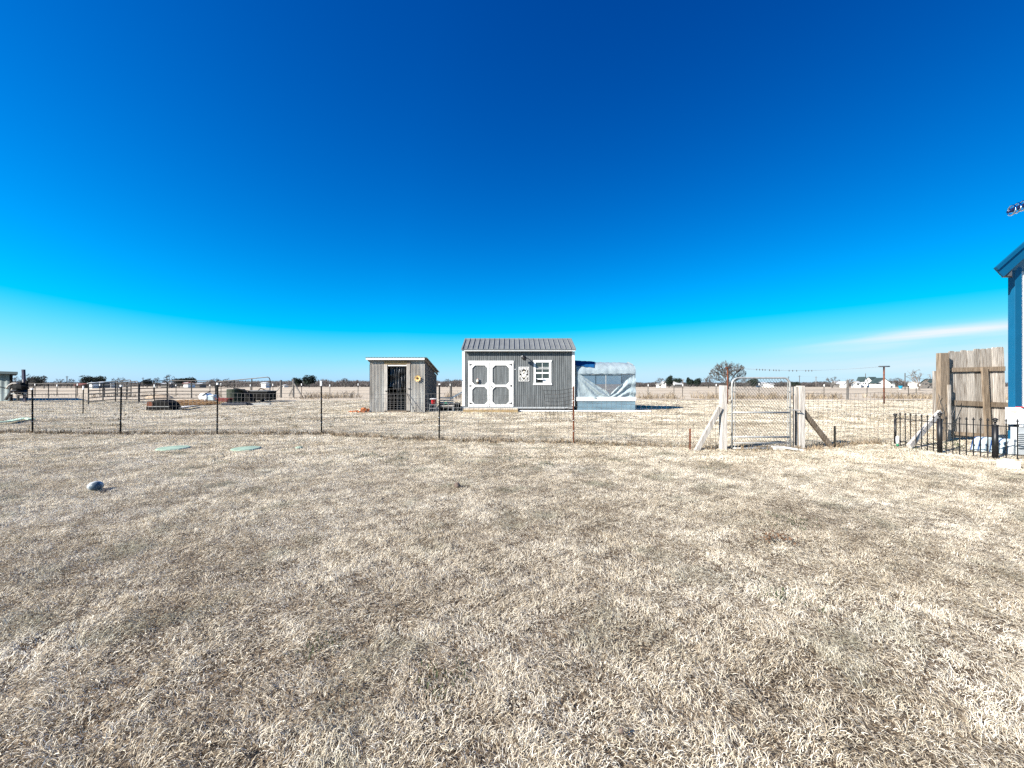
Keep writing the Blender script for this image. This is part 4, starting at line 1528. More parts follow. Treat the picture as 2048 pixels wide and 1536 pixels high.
bx = thing('meter_box', 'white electrical meter box with a small label on the house corner', 'electrical box', (10.3, YH - .1, 0))
q0, q1 = P(2021, 815, YH - .12), P(2052, 849, YH - .12)
MB().box(q0.x + .03, q1.x, YH - .10, YH - .005, q1.z, q0.z).build('body', 'white_plastic', bx, bevel=.008)
MB().box(P(2025, 0, YH - .14).x, P(2041, 0, YH - .14).x, YH - .1035, YH - .1005, P(0, 827, YH - .14).z, P(0, 819.5, YH - .14).z).build('sticker', 'cream', bx)
for (a, b, v, hh) in ((2027, 2040, 821, .012), (2026, 2038, 823.6, .005), (2033, 2036, 825.4, .006)):
    MB().box(P(a, 0, YH - .144).x, P(b, 0, YH - .144).x, YH - .1065, YH - .104, P(0, v, YH - .144).z - hh, P(0, v, YH - .144).z).build('print_line', 'grey_plastic', bx)
MB().box(P(2042, 0, YH - .1).x, P(2055, 0, YH - .1).x, YH - .13, YH - .01, P(0, 814.6, YH).z, P(0, 813, YH).z).build('seal', 'red_plastic', bx)
MB().tube([P(2042, 850, YH - .07), P(2042, 905, YH - .07)], .035, 8).build('conduit', 'white_plastic', bx)
MB().box(P(2026, 0, YH).x, P(2037, 0, YH).x, YH - .06, YH - .005, P(0, 859, YH).z, P(0, 850, YH).z).build('bracket', 'matte_black', bx)

# shiny twisted hanging thing high at the right edge
tw = thing('hanging_spiral', 'shiny chrome spiral ornament hanging high at the right edge', 'wind spinner', P(2048, 418, 3.2))
y_ = 3.2
a, b = P(2015, 424, y_), P(2078, 398, y_)
ax = (b - a).normalized()
u_ = ax.cross(Vector((0, 1, 0))).normalized()
MB().tube([a.lerp(b, t / 10) for t in range(11)], [.008] + [.016] * 10, 8).build('core', mat('dark_blue_core', (.01, .015, .06), .3, .2), tw, smooth=True)
for k_ in range(6):
    c = a + ax * (.035 + k_ * .046)
    pts = [c + u_ * (.034 * math.cos(t)) + Vector((0, 1, 0)) * (.034 * math.sin(t)) + ax * (.022 * math.sin(t + 1.1)) for t in [i * math.pi / 8 for i in range(17)]]
    MB().tube(pts, .006, 6).build('ring', mat('chrome', (.9, .9, .92), .08, 1.0, var=.02) if k_ == 0 else bpy.data.materials['chrome'], tw, smooth=True)

# ------------------------------------------------------------------ lawn bits in front of the fence
for (px_, py_, rx, ry, lab) in ((347, 897.5, .28, .30, 'larger pale green septic lid lying in the lawn left of centre'),
                                (492, 898.5, .26, .27, 'pale green septic lid half hidden by grass right of the larger lid'),
                                (598, 897, .07, .09, 'smallest pale green lid almost covered by grass')):
    q = G(px_, py_)
    o = MB().lathe(q, [(rx, 0), (rx, .012), (rx * .93, .028), (rx * .4, .042), (.01, .045)], 24).build('septic_lid', 'pale_green', loc=q, smooth=False,
        label=lab, category='septic lid', group='green septic lids in the lawn')
q = G(191, 981)
bl = thing('ball', 'deflated blue-grey ball with a painted dark shaded side, lying in the grass at left', 'ball', q)
MB().blob(q + Vector((0, 0, .055)), (.074, .074, .06), 2, .08, 18, 12).build('skin', mat('ball_grey', (.36, .38, .39), .5, var=.15, scale=8), bl, smooth=True)
MB().blob(q + Vector((.026, -.026, .056)), (.055, .055, .052), 5, .15, 14, 10).build('panel', mat('ball_shade_blue', (.06, .09, .12), .5, var=.3, scale=8), bl, smooth=True)  # ball's shaded right front, put in as a darker blue piece
q = G(1243, 1478)
MB().blob(q + Vector((0, 0, .03)), (.009, .009, .010), 8, .6).build('dirt_clod', 'stone', loc=q, smooth=True, label='small dark clod lying in the nearest grass right of centre', category='clod')
q = G(914, 975)
MB().blob(q + Vector((0, 0, .03)), (.04, .03, .035), 9, .6).build('stone', 'stone', loc=q, smooth=True, label='small grey stone in the middle of the lawn', category='stone')
# brown dead leaves
lf = MB()
c = G(1545, 1082)
for k_ in range(90):
    p = c + Vector((rng.normal(0, .09), rng.normal(0, .06), .03 + rng.random() * .03))
    a, t = rng.random() * 6.28, rng.normal(0, .5)
    u = Vector((math.cos(a), math.sin(a), t)) * .014
    w = Vector((-math.sin(a), math.cos(a), rng.normal(0, .5))) * .008
    lf.add([p - u, p + w, p + u, p - w], [(0, 1, 2, 3)])
lf.build('dead_leaves', 'dead_leaf', kind='stuff', label='small patch of rusty brown dead leaves on the lawn right of centre', category='leaves')


def weed_patch(px_, py_, rad, n, h, lab, m='weed_green'):
    c = G(px_, py_)
    pts = [(c.x + rng.normal(0, rad * 1.5), c.y + rng.normal(0, rad * 1.2)) for _ in range(n)]
    tufts('weed_patch', lab, pts, m, h * .5, h * .85, 4, .003 + c.y * .0006, .02, .9, 'weeds', int(px_))


for (a, b, r_, n_, h_, lab) in ((725, 912, .22, 60, .05, 'dark green weeds in the lawn below the tin shed'),
                                (1085, 930, .10, 22, .05, 'small green weeds in the lawn below the rusty post'),
                                (1030, 912, .16, 36, .05, 'green weeds spreading just before the wire fence'),
                                (1555, 1188, .06, 26, .035, 'green weed sprouts in the lawn below the walk gate'),
                                (1590, 1040, .10, 26, .035, 'faint green weeds in the lawn under the gate'),
                                (640, 1290, .04, 16, .03, 'few green sprigs in the near lawn left of centre'),
                                (895, 1360, .05, 24, .03, 'grey green sprigs in the nearest grass at centre')):
    weed_patch(a, b, r_, n_, h_, lab)
weed_patch(1915, 893, .30, 120, .10, 'short green weeds under the tall board panel')
weed_patch(1830, 897, .30, 70, .06, 'green grass along the left part of the iron fence')

# unmown strip under the wire fence
pts = []
line = FP + [(4.1, 7.95), (5.8, 7.95), (8.1, 8.8)]
for i in range(len(line) - 1):
    a, b = line[i], line[i + 1]
    L = math.dist(a, b)
    for _ in range(int(L * 46)):
        t = rng.random()
        pts.append((a[0] + (b[0] - a[0]) * t + rng.normal(0, .05), a[1] + (b[1] - a[1]) * t + rng.normal(0, .13)))
tufts('fence_grass', 'unmown brown grass along the foot of the wire fence', pts, mat('strip_grass', (.40, .31, .21), .9, scale=2.5, col2=(.09, .065, .035), translucent=.1), .05, .15, 9, .007, .03, .8, 'dry grass', 5)

# scattered darker tussocks and worn growth that break up the lawn
mt_ = mat('tussock', (.30, .24, .15), .9, scale=1.6, col2=(.10, .085, .05), translucent=.1)
for nm, lab, ya, yb2, dens, h0, h1, wd, sd_ in (('lawn_tussocks', 'scattered low dark tufts in the yard beyond the wire fence', 11.5, 32, 1.1, .04, .13, .014, 31),
                                             ('short_tussocks', 'scattered small dark tufts in the nearer lawn', 3.0, 10, 1.2, .02, .05, .005, 32)):
    pts = []
    area = 1.3 * (yb2 ** 2 - ya ** 2)
    for _ in range(int(area * dens)):
        y = math.sqrt(rng.uniform(ya ** 2, yb2 ** 2))
        x = rng.uniform(-1.32, 1.32) * y
        if mnoise.noise(Vector((x * .18, y * .5, 5))) < (-.02 if x < -2 else .12):
            continue
        cx_, cy_ = x, y
        for _ in range(4):
            pts.append((cx_ + rng.normal(0, .05 * y / 6), cy_ + rng.normal(0, .03)))
    tufts(nm, lab, pts, mt_, h0, h1, 5, wd, .03 + wd, .9, 'dry grass', sd_)

# ------------------------------------------------------------------ far weeds along the pasture fence
pts = []
for (a, b, dens, yy) in ((600, 742, 1.0, 37), (878, 926, .9, 37), (1272, 1870, 1.0, 36), (0, 600, .25, 40), (1870, 2100, .6, 36)):
    xa, xb_ = P(a, 0, yy).x, P(b, 0, yy).x
    for _ in range(int((xb_ - xa) * 16 * dens)):
        x = rng.uniform(xa, xb_)
        if mnoise.noise(Vector((x * .35, 3.3, 0))) < -.12 + .1 * rng.random():
            continue
        pts.append((x, yy + rng.normal(0, 1.3)))
tufts('tall_weeds', 'band of tall dry brown weeds along the pasture fence', pts, 'dry_stalk', .12, .85, 9, .03, .16, .8, 'weeds', 8)
pts = [(P(rng.uniform(640, 720), 0, 26).x, rng.uniform(24, 36)) for _ in range(60)]

# ------------------------------------------------------------------ pasture fence far behind
YF = 41.0
pf = thing('pasture_fence', 'far strand wire fence with white tipped posts across the pasture', 'fence', (0, YF, 0))
for i, px_ in enumerate((22, 70, 114, 155, 200, 255, 309, 352, 420, 442, 501, 546, 603, 660, 716, 900, 1296, 1348, 1365, 1432, 1518, 1648, 1734, 1817, 1832, 1868, 1950)):
    q = P(px_, 0, YF)
    tpost(pf, q.x, YF, 1.32 + .06 * math.sin(i * 2.3), 'tpost', .22, clips=(), r=1.6)
mb = MB()
for z_ in (.35, .62, .88, 1.1, 1.28):
    mb.tube([(-55, YF, z_), (55, YF, z_)], .008, 3)
mb.build('wire_strand', 'wire', pf, kind='stuff')
q = P(1695, 0, 33)
o = thing('wooden_post', 'thick grey wooden post in the dry weeds right of the walk gate', 'post', (q.x, 33, 0))
MB().tube([(q.x, 33, 0), (q.x + .02, 33, 1.62)], .085, 8).build('post', 'grey_plank', o)
MB().tube([(q.x - .1, 32.95, 1.0), (q.x + .1, 32.95, .98)], .02, 5).build('wire_loop', 'black_iron', o)
# H brace
hb2 = thing('fence_brace', 'wooden fence corner brace with slanting stays left of the tin shed', 'fence brace', (P(575, 0, 38).x, 38, 0))
for (px_, top) in ((562, 760), (587, 758)):
    q = P(px_, 0, 38)
    MB().tube([(q.x, 38, 0), (q.x, 38, P(0, top, 38).z)], .085, 8).build('post', 'grey_plank', hb2)
MB().tube([P(562, 772, 38), P(587, 772, 38)], .05, 6).build('rail', 'grey_plank', hb2)
for (a, b, c, d) in ((561, 772, 541, 796), (586, 774, 577, 792), (588, 767, 604, 793)):
    MB().beam(P(a, b, 38), P(c, d, 38), .12, .10).build('stay', 'weathered', hb2)
# dark post behind the tin shed
q = P(902, 0, 34)
MB().tube([(q.x, 34, 0), (q.x + .02, 34, 1.35)], [.10, .07], 7).build('tree_stump', 'bark', loc=(q.x, 34, 0), label='dark leafless stump in the weeds between the two sheds', category='stump')

# ------------------------------------------------------------------ clothesline
cp = []
for (px_, pb, pt_, lab, w0, w1) in ((1455, 807.5, 736.5, 'rusty clothesline pole seen through the walk gate', 8, 12), (1768, 808, 734, 'rusty clothesline pole standing alone in the yard near the board panel', 17, 18)):
    q = G(px_, pb)
    zt_ = P(0, pt_, q.y).z
    o = thing('clothesline_pole', lab, 'clothesline pole', q, 'clothesline poles in the yard')
    MB().tube([(q.x, q.y, -.1), (q.x, q.y, zt_)], .045, 8).build('pole', 'rust', o, smooth=True)
    MB().tube([(q.x - w0 / FPX * q.y, q.y - .25, zt_ + .02), (q.x + w1 / FPX * q.y, q.y + .25, zt_ + .05)], .04, 8).build('crossbar', 'rust' if px_ < 1500 else 'dark_trim', o, smooth=True)
    cp.append(Vector((q.x, q.y, zt_ + .03)))
cl_ = thing('clothesline', 'two thin white lines strung between the rusty poles', 'clothesline', cp[0].lerp(cp[1], .5))
for dy in (-.2, .2):
    MB().tube([cp[0].lerp(cp[1], t / 10) + Vector((0, dy, .0 - .22 * math.sin(t / 10 * math.pi))) for t in range(11)], .004, 4).build('line', 'galv_pipe', cl_)
pin = None
for i, px_ in enumerate((1510, 1516, 1522, 1527, 1536, 1544, 1549, 1555, 1575, 1582, 1590, 1608, 1614, 1620)):
    t = (px_ - 1455) / (1768 - 1455)
    p = cp[0].lerp(cp[1], t) + Vector((0, -.2, -.22 * math.sin(t * math.pi)))
    if pin is None:
        pin = MB().box(p.x - .016, p.x + .016, p.y - .008, p.y + .008, p.z - .075, p.z + .03).build('clothes_pin', 'brown', loc=p, label='tiny dark clothes pin clipped on the white line', category='clothes pin', group='clothes pins on the line')
    else:
        c = pin.copy()
        COL.objects.link(c)
        c.location = p

# ------------------------------------------------------------------ corral panels


def corral(p0, p1, h0, h1, label, rails=6, z0=.25, lift=(0, 0), round_=(True, True), m='dark_pipe', mids=1, legs=True, r=.036):
    p0, p1 = Vector(p0), Vector(p1)
    o = thing('corral_panel', label, 'corral panel', (p0 + p1) / 2, 'tube corral panels in the left yard')
    d = p1 - p0

    def pt(t, z):
        return p0 + d * t + Vector((0, 0, z + (lift[0] * (1 - t) + lift[1] * t)))
    L = d.length
    rc_ = .22 / L

    def H(t):
        return h0 + (h1 - h0) * t
    path = [pt(0, 0 if legs else z0)]
    if round_[0]:
        path += [pt(0, H(0) - .22), pt(rc_ * .3, H(0) - .07), pt(rc_, H(0))]
    else:
        path += [pt(0, H(0))]
    if round_[1]:
        path += [pt(1 - rc_, H(1)), pt(1 - rc_ * .3, H(1) - .07), pt(1, H(1) - .22)]
    else:
        path += [pt(1, H(1))]
    path += [pt(1, 0 if legs else z0)]
    MB().tube(path, r, 6).build('frame', m, o)
    for k_ in range(rails - 1):
        f_ = k_ / (rails - 1)
        MB().tube([pt(0, z0 + (H(0) - z0) * f_), pt(1, z0 + (H(1) - z0) * f_)], r * .85, 5).build('rail', m, o)
    for k_ in range(mids):
        t = (k_ + 1) / (mids + 1)
        MB().tube([pt(t, z0), pt(t, H(t))], r * 1.15, 5).build('upright', m, o)
    return o


M['dark_pipe'] = mat('dark_pipe', (.045, .042, .04), .55, .4, var=.3, scale=5)
corral(P(177, 0, 25) * Vector((1, 1, 0)), P(231, 0, 29) * Vector((1, 1, 0)), 1.32, 1.38, 'nearest dark corral panel left of the white tipped posts', 6, .2, round_=(False, False), m='dark_pipe', mids=1)
corral(P(231, 0, 29) * Vector((1, 1, 0)), P(277, 0, 28) * Vector((1, 1, 0)), 1.38, 1.50, 'dark corral panel with one rounded top corner in mid pen', 6, .2, round_=(False, True), m='dark_pipe', mids=1)
corral(P(209, 0, 33) * Vector((1, 1, 0)), P(262, 0, 31) * Vector((1, 1, 0)), 1.30, 1.40, 'corral panel tilted upward behind the dark pen panels', 6, .1, lift=(.15, .22), round_=(False, True), m='dark_pipe', legs=False)
corral(P(279, 0, 28.5) * Vector((1, 1, 0)), P(334, 0, 31) * Vector((1, 1, 0)), 1.48, 1.55, 'galvanised corral panel behind the black overturned tub', 6, .2)
corral(P(335, 0, 31) * Vector((1, 1, 0)), P(431, 0, 31) * Vector((1, 1, 0)), 1.55, 1.55, 'widest galvanised corral panel left of the white barrel', 6, .2, mids=1)
corral(P(433, 0, 31) * Vector((1, 1, 0)), P(540, 0, 30) * Vector((1, 1, 0)), 1.48, 1.82, 'tallest arched corral panel behind the drum and black trailer', 6, .2, m='dark_pipe', mids=2)
corral(P(55, 0, 36) * Vector((1, 1, 0)), P(97, 0, 36) * Vector((1, 1, 0)), 1.35, 1.33, 'distant corral panel beside the tin barn', 4, .35, round_=(False, False), m='dark_pipe', mids=0)
corral(P(97, 0, 36) * Vector((1, 1, 0)), P(152, 0, 36) * Vector((1, 1, 0)), 1.33, 1.33, 'distant corral panel second from the tin barn', 4, .35, round_=(False, False), m='dark_pipe', mids=0)
q = G(166, 829)
o = thing('fence_post', 'slim dark steel post with white tip standing alone in the left yard', 'post', q)
tpost(o, q.x, q.y, 1.22, 'tpost', .16, clips=())
q = G(309, 805)
o = thing('fence_post', 'dark steel post with white tip behind the black overturned tub', 'post', q)
tpost(o, q.x, q.y, 1.28, 'tpost', .22, clips=(), r=1.4)
# clay mound inside the pen
q = P(318, 0, 35)
MB().blob((q.x, 35, -.3), (1.3, 1.2, .62), 11, .3, 20, 10).build('clay_mound', 'clay', loc=(q.x, 35, 0), smooth=True, label='tan clay mound behind the galvanised corral panels', category='mound')

# ------------------------------------------------------------------ yard clutter at left
q = G(317, 821)
tb = thing('stock_tub', 'black overturned half barrel with a rusty end lying in the left yard', 'barrel', q)
w_2 = 19 / FPX * q.y
prof = []
n = 12
mb = MB()
pa, pb = [], []
for i in range(n + 1):
    a = math.pi * i / n
    pa.append(Vector((q.x + .62 * math.cos(a), q.y, .52 * math.sin(a))))
mb.prism(pa, (-.1, .75, 0))
mb.build('shell', 'black_plastic', tb, smooth=False)
MB().lathe(q + Vector((-.42, -.02, .30)), [(.15, 0), (.15, .03)], 14, 'y').build('end_plate', 'rust', tb)
MB().beam(q + Vector((-.5, -.03, .19)), q + Vector((.55, -.03, .19)), .02, .025).build('band', 'galv_pipe', tb)
mb = MB().beam(G(340, 819) + Vector((0, 0, .05)), G(392, 813) + Vector((0, 0, .05)), .28, .04)
mb.build('plank', 'white_paint', loc=G(365, 816), label='long white plank lying on the ground right of the black tub', category='plank')
mb = MB().beam(G(362, 821) + Vector((0, 0, .12)), G(395, 815) + Vector((0, 0, .1)), .2, .04)
mb.build('plank', 'grey_plank', loc=G(378, 818), label='shorter grey plank lying nearer than the long white plank', category='plank')
# dead brush heap
rb = random.Random(5)
mb = MB()
for _ in range(320):
    t = rb.random()
    p = Vector((P(350 + 85 * t, 0, 25).x, 24.5 + rb.uniform(-1.2, 1.0), rb.uniform(.02, .28 * math.sin(math.pi * (.2 + .7 * t)))))
    a = rb.uniform(-.6, .6)
    d = Vector((math.cos(a), math.sin(a) * .5, rb.uniform(-.2, .3))) * rb.uniform(.25, .6)
    mb.tube([p - d, p + d * .2 + Vector((0, 0, .04)), p + d], .014, 3, False)
mb.build('brush_heap', mat('brush_wood', (.30, .19, .09), .9, scale=2, col2=(.14, .07, .035)), kind='stuff', label='low heap of reddish brown cut brush in the left yard', category='brush')
# white barrel lying
q = G(415, 803)
wb = thing('white_barrel', 'white plastic barrel lying beside the brush heap in the left yard', 'barrel', q)
MB().lathe(q + Vector((-.28, -.1, .32)), [(.27, 0), (.32, .03), (.32, .28), (.30, .30), (.32, .32), (.32, .58), (.27, .62)], 18, 'y').build('body', 'white_plastic', wb, smooth=False)
MB().box(q.x + .02, q.x + .5, q.y - .05, q.y + .5, .05, .50).build('tank', mat('tank_pale', (.45, .55, .60), .4), wb, bevel=.06)
MB().tube([q + Vector((-.3, -.12, .45)), q + Vector((.0, -.12, .62)), q + Vector((.3, -.1, .75))], .03, 6).build('handle', 'matte_black', wb)
q = G(445, 808)
wbw = thing('wheelbarrow', 'red wheelbarrow tipped beside the green drum', 'wheelbarrow', q)
MB().prism([q + Vector((-.35, 0, .15)), q + Vector((.25, 0, .12)), q + Vector((.38, 0, .36)), q + Vector((-.5, 0, .4))], (0, .55, 0)).build('tray', mat('old_red', (.14, .02, .015), .7, var=.4), wbw, bevel=.02)
MB().lathe(q + Vector((.30, .25, .16)), [(.08, -.04), (.16, -.03), (.16, .03), (.08, .04)], 14, 'y').build('wheel', 'matte_black', wbw)
for dy in (.05, .5):
    MB().tube([q + Vector((.3, .27, .16)), q + Vector((-.2, dy, .18)), q + Vector((-.75, dy, .5))], .018, 6).build('handle', 'rust', wbw)
MB().tube([q + Vector((-.25, .1, .18)), q + Vector((-.3, .1, 0))], .016, 5).build('leg', 'rust', wbw)
q = G(466, 806)
dr = thing('green_drum', 'large dark drum with a moss green side standing in the left yard', 'drum', q)
MB().lathe(q + Vector((0, .3, 0)), [(.52, 0), (.54, .02), (.54, .30), (.56, .32), (.54, .34), (.54, .62), (.56, .64), (.54, .66), (.54, .92), (.50, .95)], 22).build('shell', 'drum_green', dr, smooth=False)
MB().prism([q + Vector((.35, .1, .88)), q + Vector((.95, .1, .55)), q + Vector((1.25, .1, 0)), q + Vector((.35, .1, 0))], (0, .5, 0)).build('side_tank', 'black_plastic', dr)
MB().beam(q + Vector((.1, .1, 1.0)), q + Vector((1.0, .1, .80)), .4, .03).build('lid', 'matte_black', dr)
q = G(512, 804)
tr2 = thing('utility_trailer', 'low black box trailer with grey end panel standing by the tall corral panel', 'trailer', q)
x0_, x1_ = q.x - .62, q.x + .82
MB().box(x0_ + .02, x1_, q.y, q.y + 1.1, .12, .78).build('box_body', 'black_plastic', tr2, bevel=.015)
MB().box(x0_ - .34, x0_ + .015, q.y + .02, q.y + .06, .12, .74).build('end_panel', 'weathered', tr2)
MB().box(x0_ - .4, x1_ + .02, q.y - .02, q.y + 1.12, .785, .81).build('top_frame', 'galv_pipe', tr2)
for xx in (x0_ + .3, x1_ - .35):
    MB().lathe((xx, q.y - .06, .16), [(.09, 0), (.16, .01), (.16, .07), (.09, .08)], 14, 'y').build('wheel', 'matte_black', tr2)
MB().tube([(x0_ + .7, q.y + .1, .82), (x0_ + .9, q.y + .1, 1.0), (x0_ + 1.25, q.y + .1, .85)], .03, 6).build('handle', 'matte_black', tr2)
MB().box(x1_ - .3, x1_ - .16, q.y - .008, q.y - .001, .2, .24).build('reflector', 'white_plastic', tr2)
q = G(470, 811)
o = thing('metal_sheet', 'dark blue folded metal sheet on the ground before the green drum', 'sheet metal', q)
MB().box(q.x - .75, q.x + .75, q.y - .1, q.y + .3, 0.01, .16).build('panel', mat('navy_sheet', (.012, .016, .03), .5), o, bevel=.02)
MB().box(q.x - .78, q.x + 1.9, q.y + .32, q.y + .5, .02, .12).build('rail', 'galv_pipe', o)

# green hose at far left
hs = MB()
hp_ = [G(-14, 850), G(14, 848.5), G(34, 844), G(46, 841), G(62, 843)]
for a_, b_2 in zip(hp_[:-1], hp_[1:]):
    hs.beam(a_ + Vector((0, 0, .085)), b_2 + Vector((.03, 0, .086)), .17, .03)
hs.build(
    'garden_hose', mat('hose_green', (.45, .60, .46), .7), loc=G(20, 843), label='flat pale green hose lying in the grass at the far left', category='hose')

# ------------------------------------------------------------------ tin barn at far left, with machinery
YBn = 30.0
barn = thing('tin_barn', 'pale corrugated tin barn with dark roof edge at the far left', 'barn', (-40, YBn, 0))
bxr = P(21.5, 0, YBn).x
nb_ = 90
MB().grid(lambda u, v: Vector((bxr - 6.5 + 6.5 * u, YBn + .03 * math.sin(u * nb_), 2.22 * v + .12 * (1 - u) * v)), 260, 1, (0, .01, 0)).build('front_sheet', 'shaded_barn_tin', barn, smooth=True)
MB().box(bxr - .02, bxr + .08, YBn - .06, YBn + .06, 0, 2.2).build('corner_post', 'matte_black', barn)
MB().prism([(bxr - 6.5, YBn + .1, 0), (bxr - .02, YBn + .1, 0), (bxr - .02, YBn + .1, 2.1), (bxr - 6.5, YBn + .1, 2.3)], (-6.4, 4.9, 0)).build('wall', 'shaded_barn_tin', barn)
MB().prism([(bxr - 7, YBn - .5, 2.46), (bxr + 1.15, YBn - .5, 2.20), (bxr + 1.15, YBn - .5, 2.02), (bxr - 7, YBn - .5, 2.26)], (-6.6, 5.2, 0)).build('roof', mat('teal_trim', (.012, .035, .045), .6), barn)
MB().tube([(bxr - 2, YBn - .08, 1.35), (bxr - .1, YBn - .08, .98)], .02, 5).build('cable', 'matte_black', barn)
mc = thing('farm_implement', 'old dark farm implement with a curved pale guard beside the barn', 'farm machinery', (P(35, 0, 28.5).x, 28.5, 0))
ym = 28.5


def A(u, v, y=ym):
    return P(u / 19.2, 730 + v / 19.2, y)


MB().tube([A(240, 910), A(340, 780), A(470, 705), A(600, 700), A(700, 730)], .045, 6).build('guard', 'weathered_pale', mc, smooth=True)
MB().beam(A(440, 1010), A(220, 1340), .12, .1).build('arm', 'black_iron', mc)
MB().blob(A(740, 860), (.42, .3, .30), 12, .6).build('engine', 'matte_black', mc)
MB().blob(A(760, 1020), (.40, .3, .2), 13, .5).build('gearbox', 'black_iron', mc)
MB().beam(A(560, 790), A(430, 980), .06, .06).build('brace', 'weathered_pale', mc)
MB().beam(A(560, 930), A(730, 950), .05, .07).build('brace', 'galv_pipe', mc)
MB().beam(A(430, 1100), A(1000, 1100), .08, .08).build('axle', 'galv_pipe', mc)
MB().beam(A(700, 1150), A(690, 1370), .12, .08).build('leg', 'black_iron', mc)
MB().beam(A(610, 1300), A(810, 1310), .06, .06).build('foot', 'black_iron', mc)
MB().beam(A(610, 1190), A(860, 1160), .06, .05).build('blade', 'black_iron', mc)
o = thing('wooden_post', 'tall dark post with a pale lower face rising beside the tin barn', 'post', (P(48, 0, 28.8).x, 28.8, 0))
MB().beam(A(900, 175, 28.8), A(960, 1360, 28.8) * Vector((1, 1, 0)), .15, .12).build('post', mat('navy_post', (.02, .02, .05), .7), o)
MB().beam(A(880, 560, 28.74), A(900, 900, 28.74), .05, .03).build('pale_face', 'weathered_pale', o)
MB().beam(A(1030, 610, 28.8), A(1010, 1100, 28.8), .11, .1).build('short_post', 'matte_black', o)

# ------------------------------------------------------------------ trees


def bare_tree(label, loc, h, seed, maxl=6, spread=.5, stems=1, group=None, trunk_l=.28, wid=None, m=('bark', 'twig')):
    """a leafless crown: limbs fan out to a dome, side branches and twigs come off them"""
    o = thing('bare_tree', label, 'tree', loc, group)
    loc = Vector(loc)
    rr = random.Random(seed)
    rmin = loc.y * .00018
    t, c = MB(), MB()
    w = (wid or h * rr.uniform(1.15, 1.5)) / 2
    if stems == 1:
        w = (wid or h * .7) / 2
    fork = loc + Vector((rr.uniform(-.1, .1), 0, h * (.12 if stems > 1 else .3)))
    t.tube([loc - Vector((0, 0, .1)), fork], [h * .045, h * .035], 7, False)

    def wig(a, b, n, amp, bow):
        pts = []
        d = b - a
        for i in range(n + 1):
            f_ = i / n
            q = a + d * f_ + Vector((0, 0, bow * math.sin(f_ * math.pi)))
            if 0 < i < n:
                q = q + Vector((rr.uniform(-1, 1), rr.uniform(-1, 1), rr.uniform(-1, 1))) * amp * d.length
            pts.append(q)
        return pts

    def sub(path, r0, lev):
        L = (path[-1] - path[0]).length
        k = (7 if wid else 5) if lev == 1 else (5 if wid else 4)
        if lev == 3:
            k = 4 if wid else 3
        for _ in range(k):
            f_ = rr.uniform(.3, 1.0) if lev == 1 else rr.uniform(.15, 1)
            x_ = f_ * (len(path) - 1)
            i = min(len(path) - 2, int(x_))
            a = path[i].lerp(path[i + 1], x_ - i)
            d = (path[i + 1] - path[i]).normalized()
            side = Vector((rr.uniform(-1, 1), rr.uniform(-1, 1), rr.uniform(-.5, .9))).normalized()
            nd = (d * .75 + side * .8).normalized()
            LL = L * rr.uniform(.28, .5)
            b = a + nd * LL
            q_ = b - loc
            m_ = math.sqrt((q_.x / w) ** 2 + (q_.y / w) ** 2 + (max(0, q_.z) / h) ** 2)
            lim_ = rr.uniform(.88, 1.03)
            if m_ > lim_:
                b = loc + q_ * (lim_ / m_)
            pp = wig(a, b, 3, .07, 0)
            r1 = max(rmin, r0 * .5)
            (t if lev == 1 else c).tube(pp, [r1, r1 * .85, r1 * .75, rmin * .8], 4 if lev == 1 else 3, False)
            if lev < (4 if wid else 3):
                sub(pp, r1, lev + 1)
    n = 12 if wid else (8 if stems > 1 else 6)
    for i in range(n):
        a = math.pi * (.07 + .86 * (i + rr.uniform(-.3, .3) + .5) / n)
        ry = rr.uniform(-.8, .8)
        e = rr.uniform(.80, 1.0)
        tip = loc + Vector((-math.cos(a) * w * e, ry * w * .8, h * (.14 + .80 * math.sin(a) ** .9 * e)))
        pp = wig(fork, tip, 5, .035, h * .05)
        r0 = h * rr.uniform(.014, .024)
        t.tube(pp, [max(rmin, r0 * (1 - .75 * q / 5)) for q in range(6)], 5, False)
        sub(pp, r0, 1)
    t.build('trunk', m[0], o)
    c.build('crown', m[1], o)
    return o


def leaf_blobs(mb, c, rx, ry, rz, n, s, rr, nb=9):
    cs = []
    for _ in range(nb):
        a, b = rr.uniform(0, 6.28), rr.uniform(-.5, 1)
        cs.append((c + Vector((math.cos(a) * rx * .6 * rr.random() ** .5, math.sin(a) * ry * .6, b * rz * .62)), rr.uniform(.35, .6)))
    for _ in range(n):
        cc, k_ = rr.choice(cs)
        d = Vector((rr.gauss(0, 1), rr.gauss(0, 1), rr.gauss(0, 1))).normalized() * (rr.random() ** .35)
        p = cc + Vector((d.x * rx * k_, d.y * ry * k_, d.z * rz * k_))
        u = Vector((rr.gauss(0, 1), rr.gauss(0, 1), rr.gauss(0, 1))).normalized() * s * rr.uniform(.5, 1.2)
        w = Vector((rr.gauss(0, 1), rr.gauss(0, 1), rr.gauss(0, 1))).normalized() * s * rr.uniform(.4, 1)
        mb.add([p - u, p + w, p + u, p - w], [(0, 1, 2, 3)])


def evergreen(label, loc, w, h, seed, group='evergreen trees on the horizon', n=2200):
    o = thing('evergreen_tree', label, 'tree', loc, group)
    loc = Vector(loc)
    rr = random.Random(seed)
    MB().tube([loc, loc + Vector((.1, 0, h * .5)), loc + Vector((0, 0, h * .85))], [h * .05, h * .035, h * .01], 6).build('trunk', 'bark', o)
    mb = MB()
    leaf_blobs(mb, loc + Vector((0, 0, h * .55)), w / 2 * 1.25, w / 2.2, h * .52, n, h * .055, rr, 12)
    mb.build('crown', 'evergreen', o)
    return o


def TR(px_, top, y):
    q = P(px_, top, y)
    return (q.x, y, 0), q.z


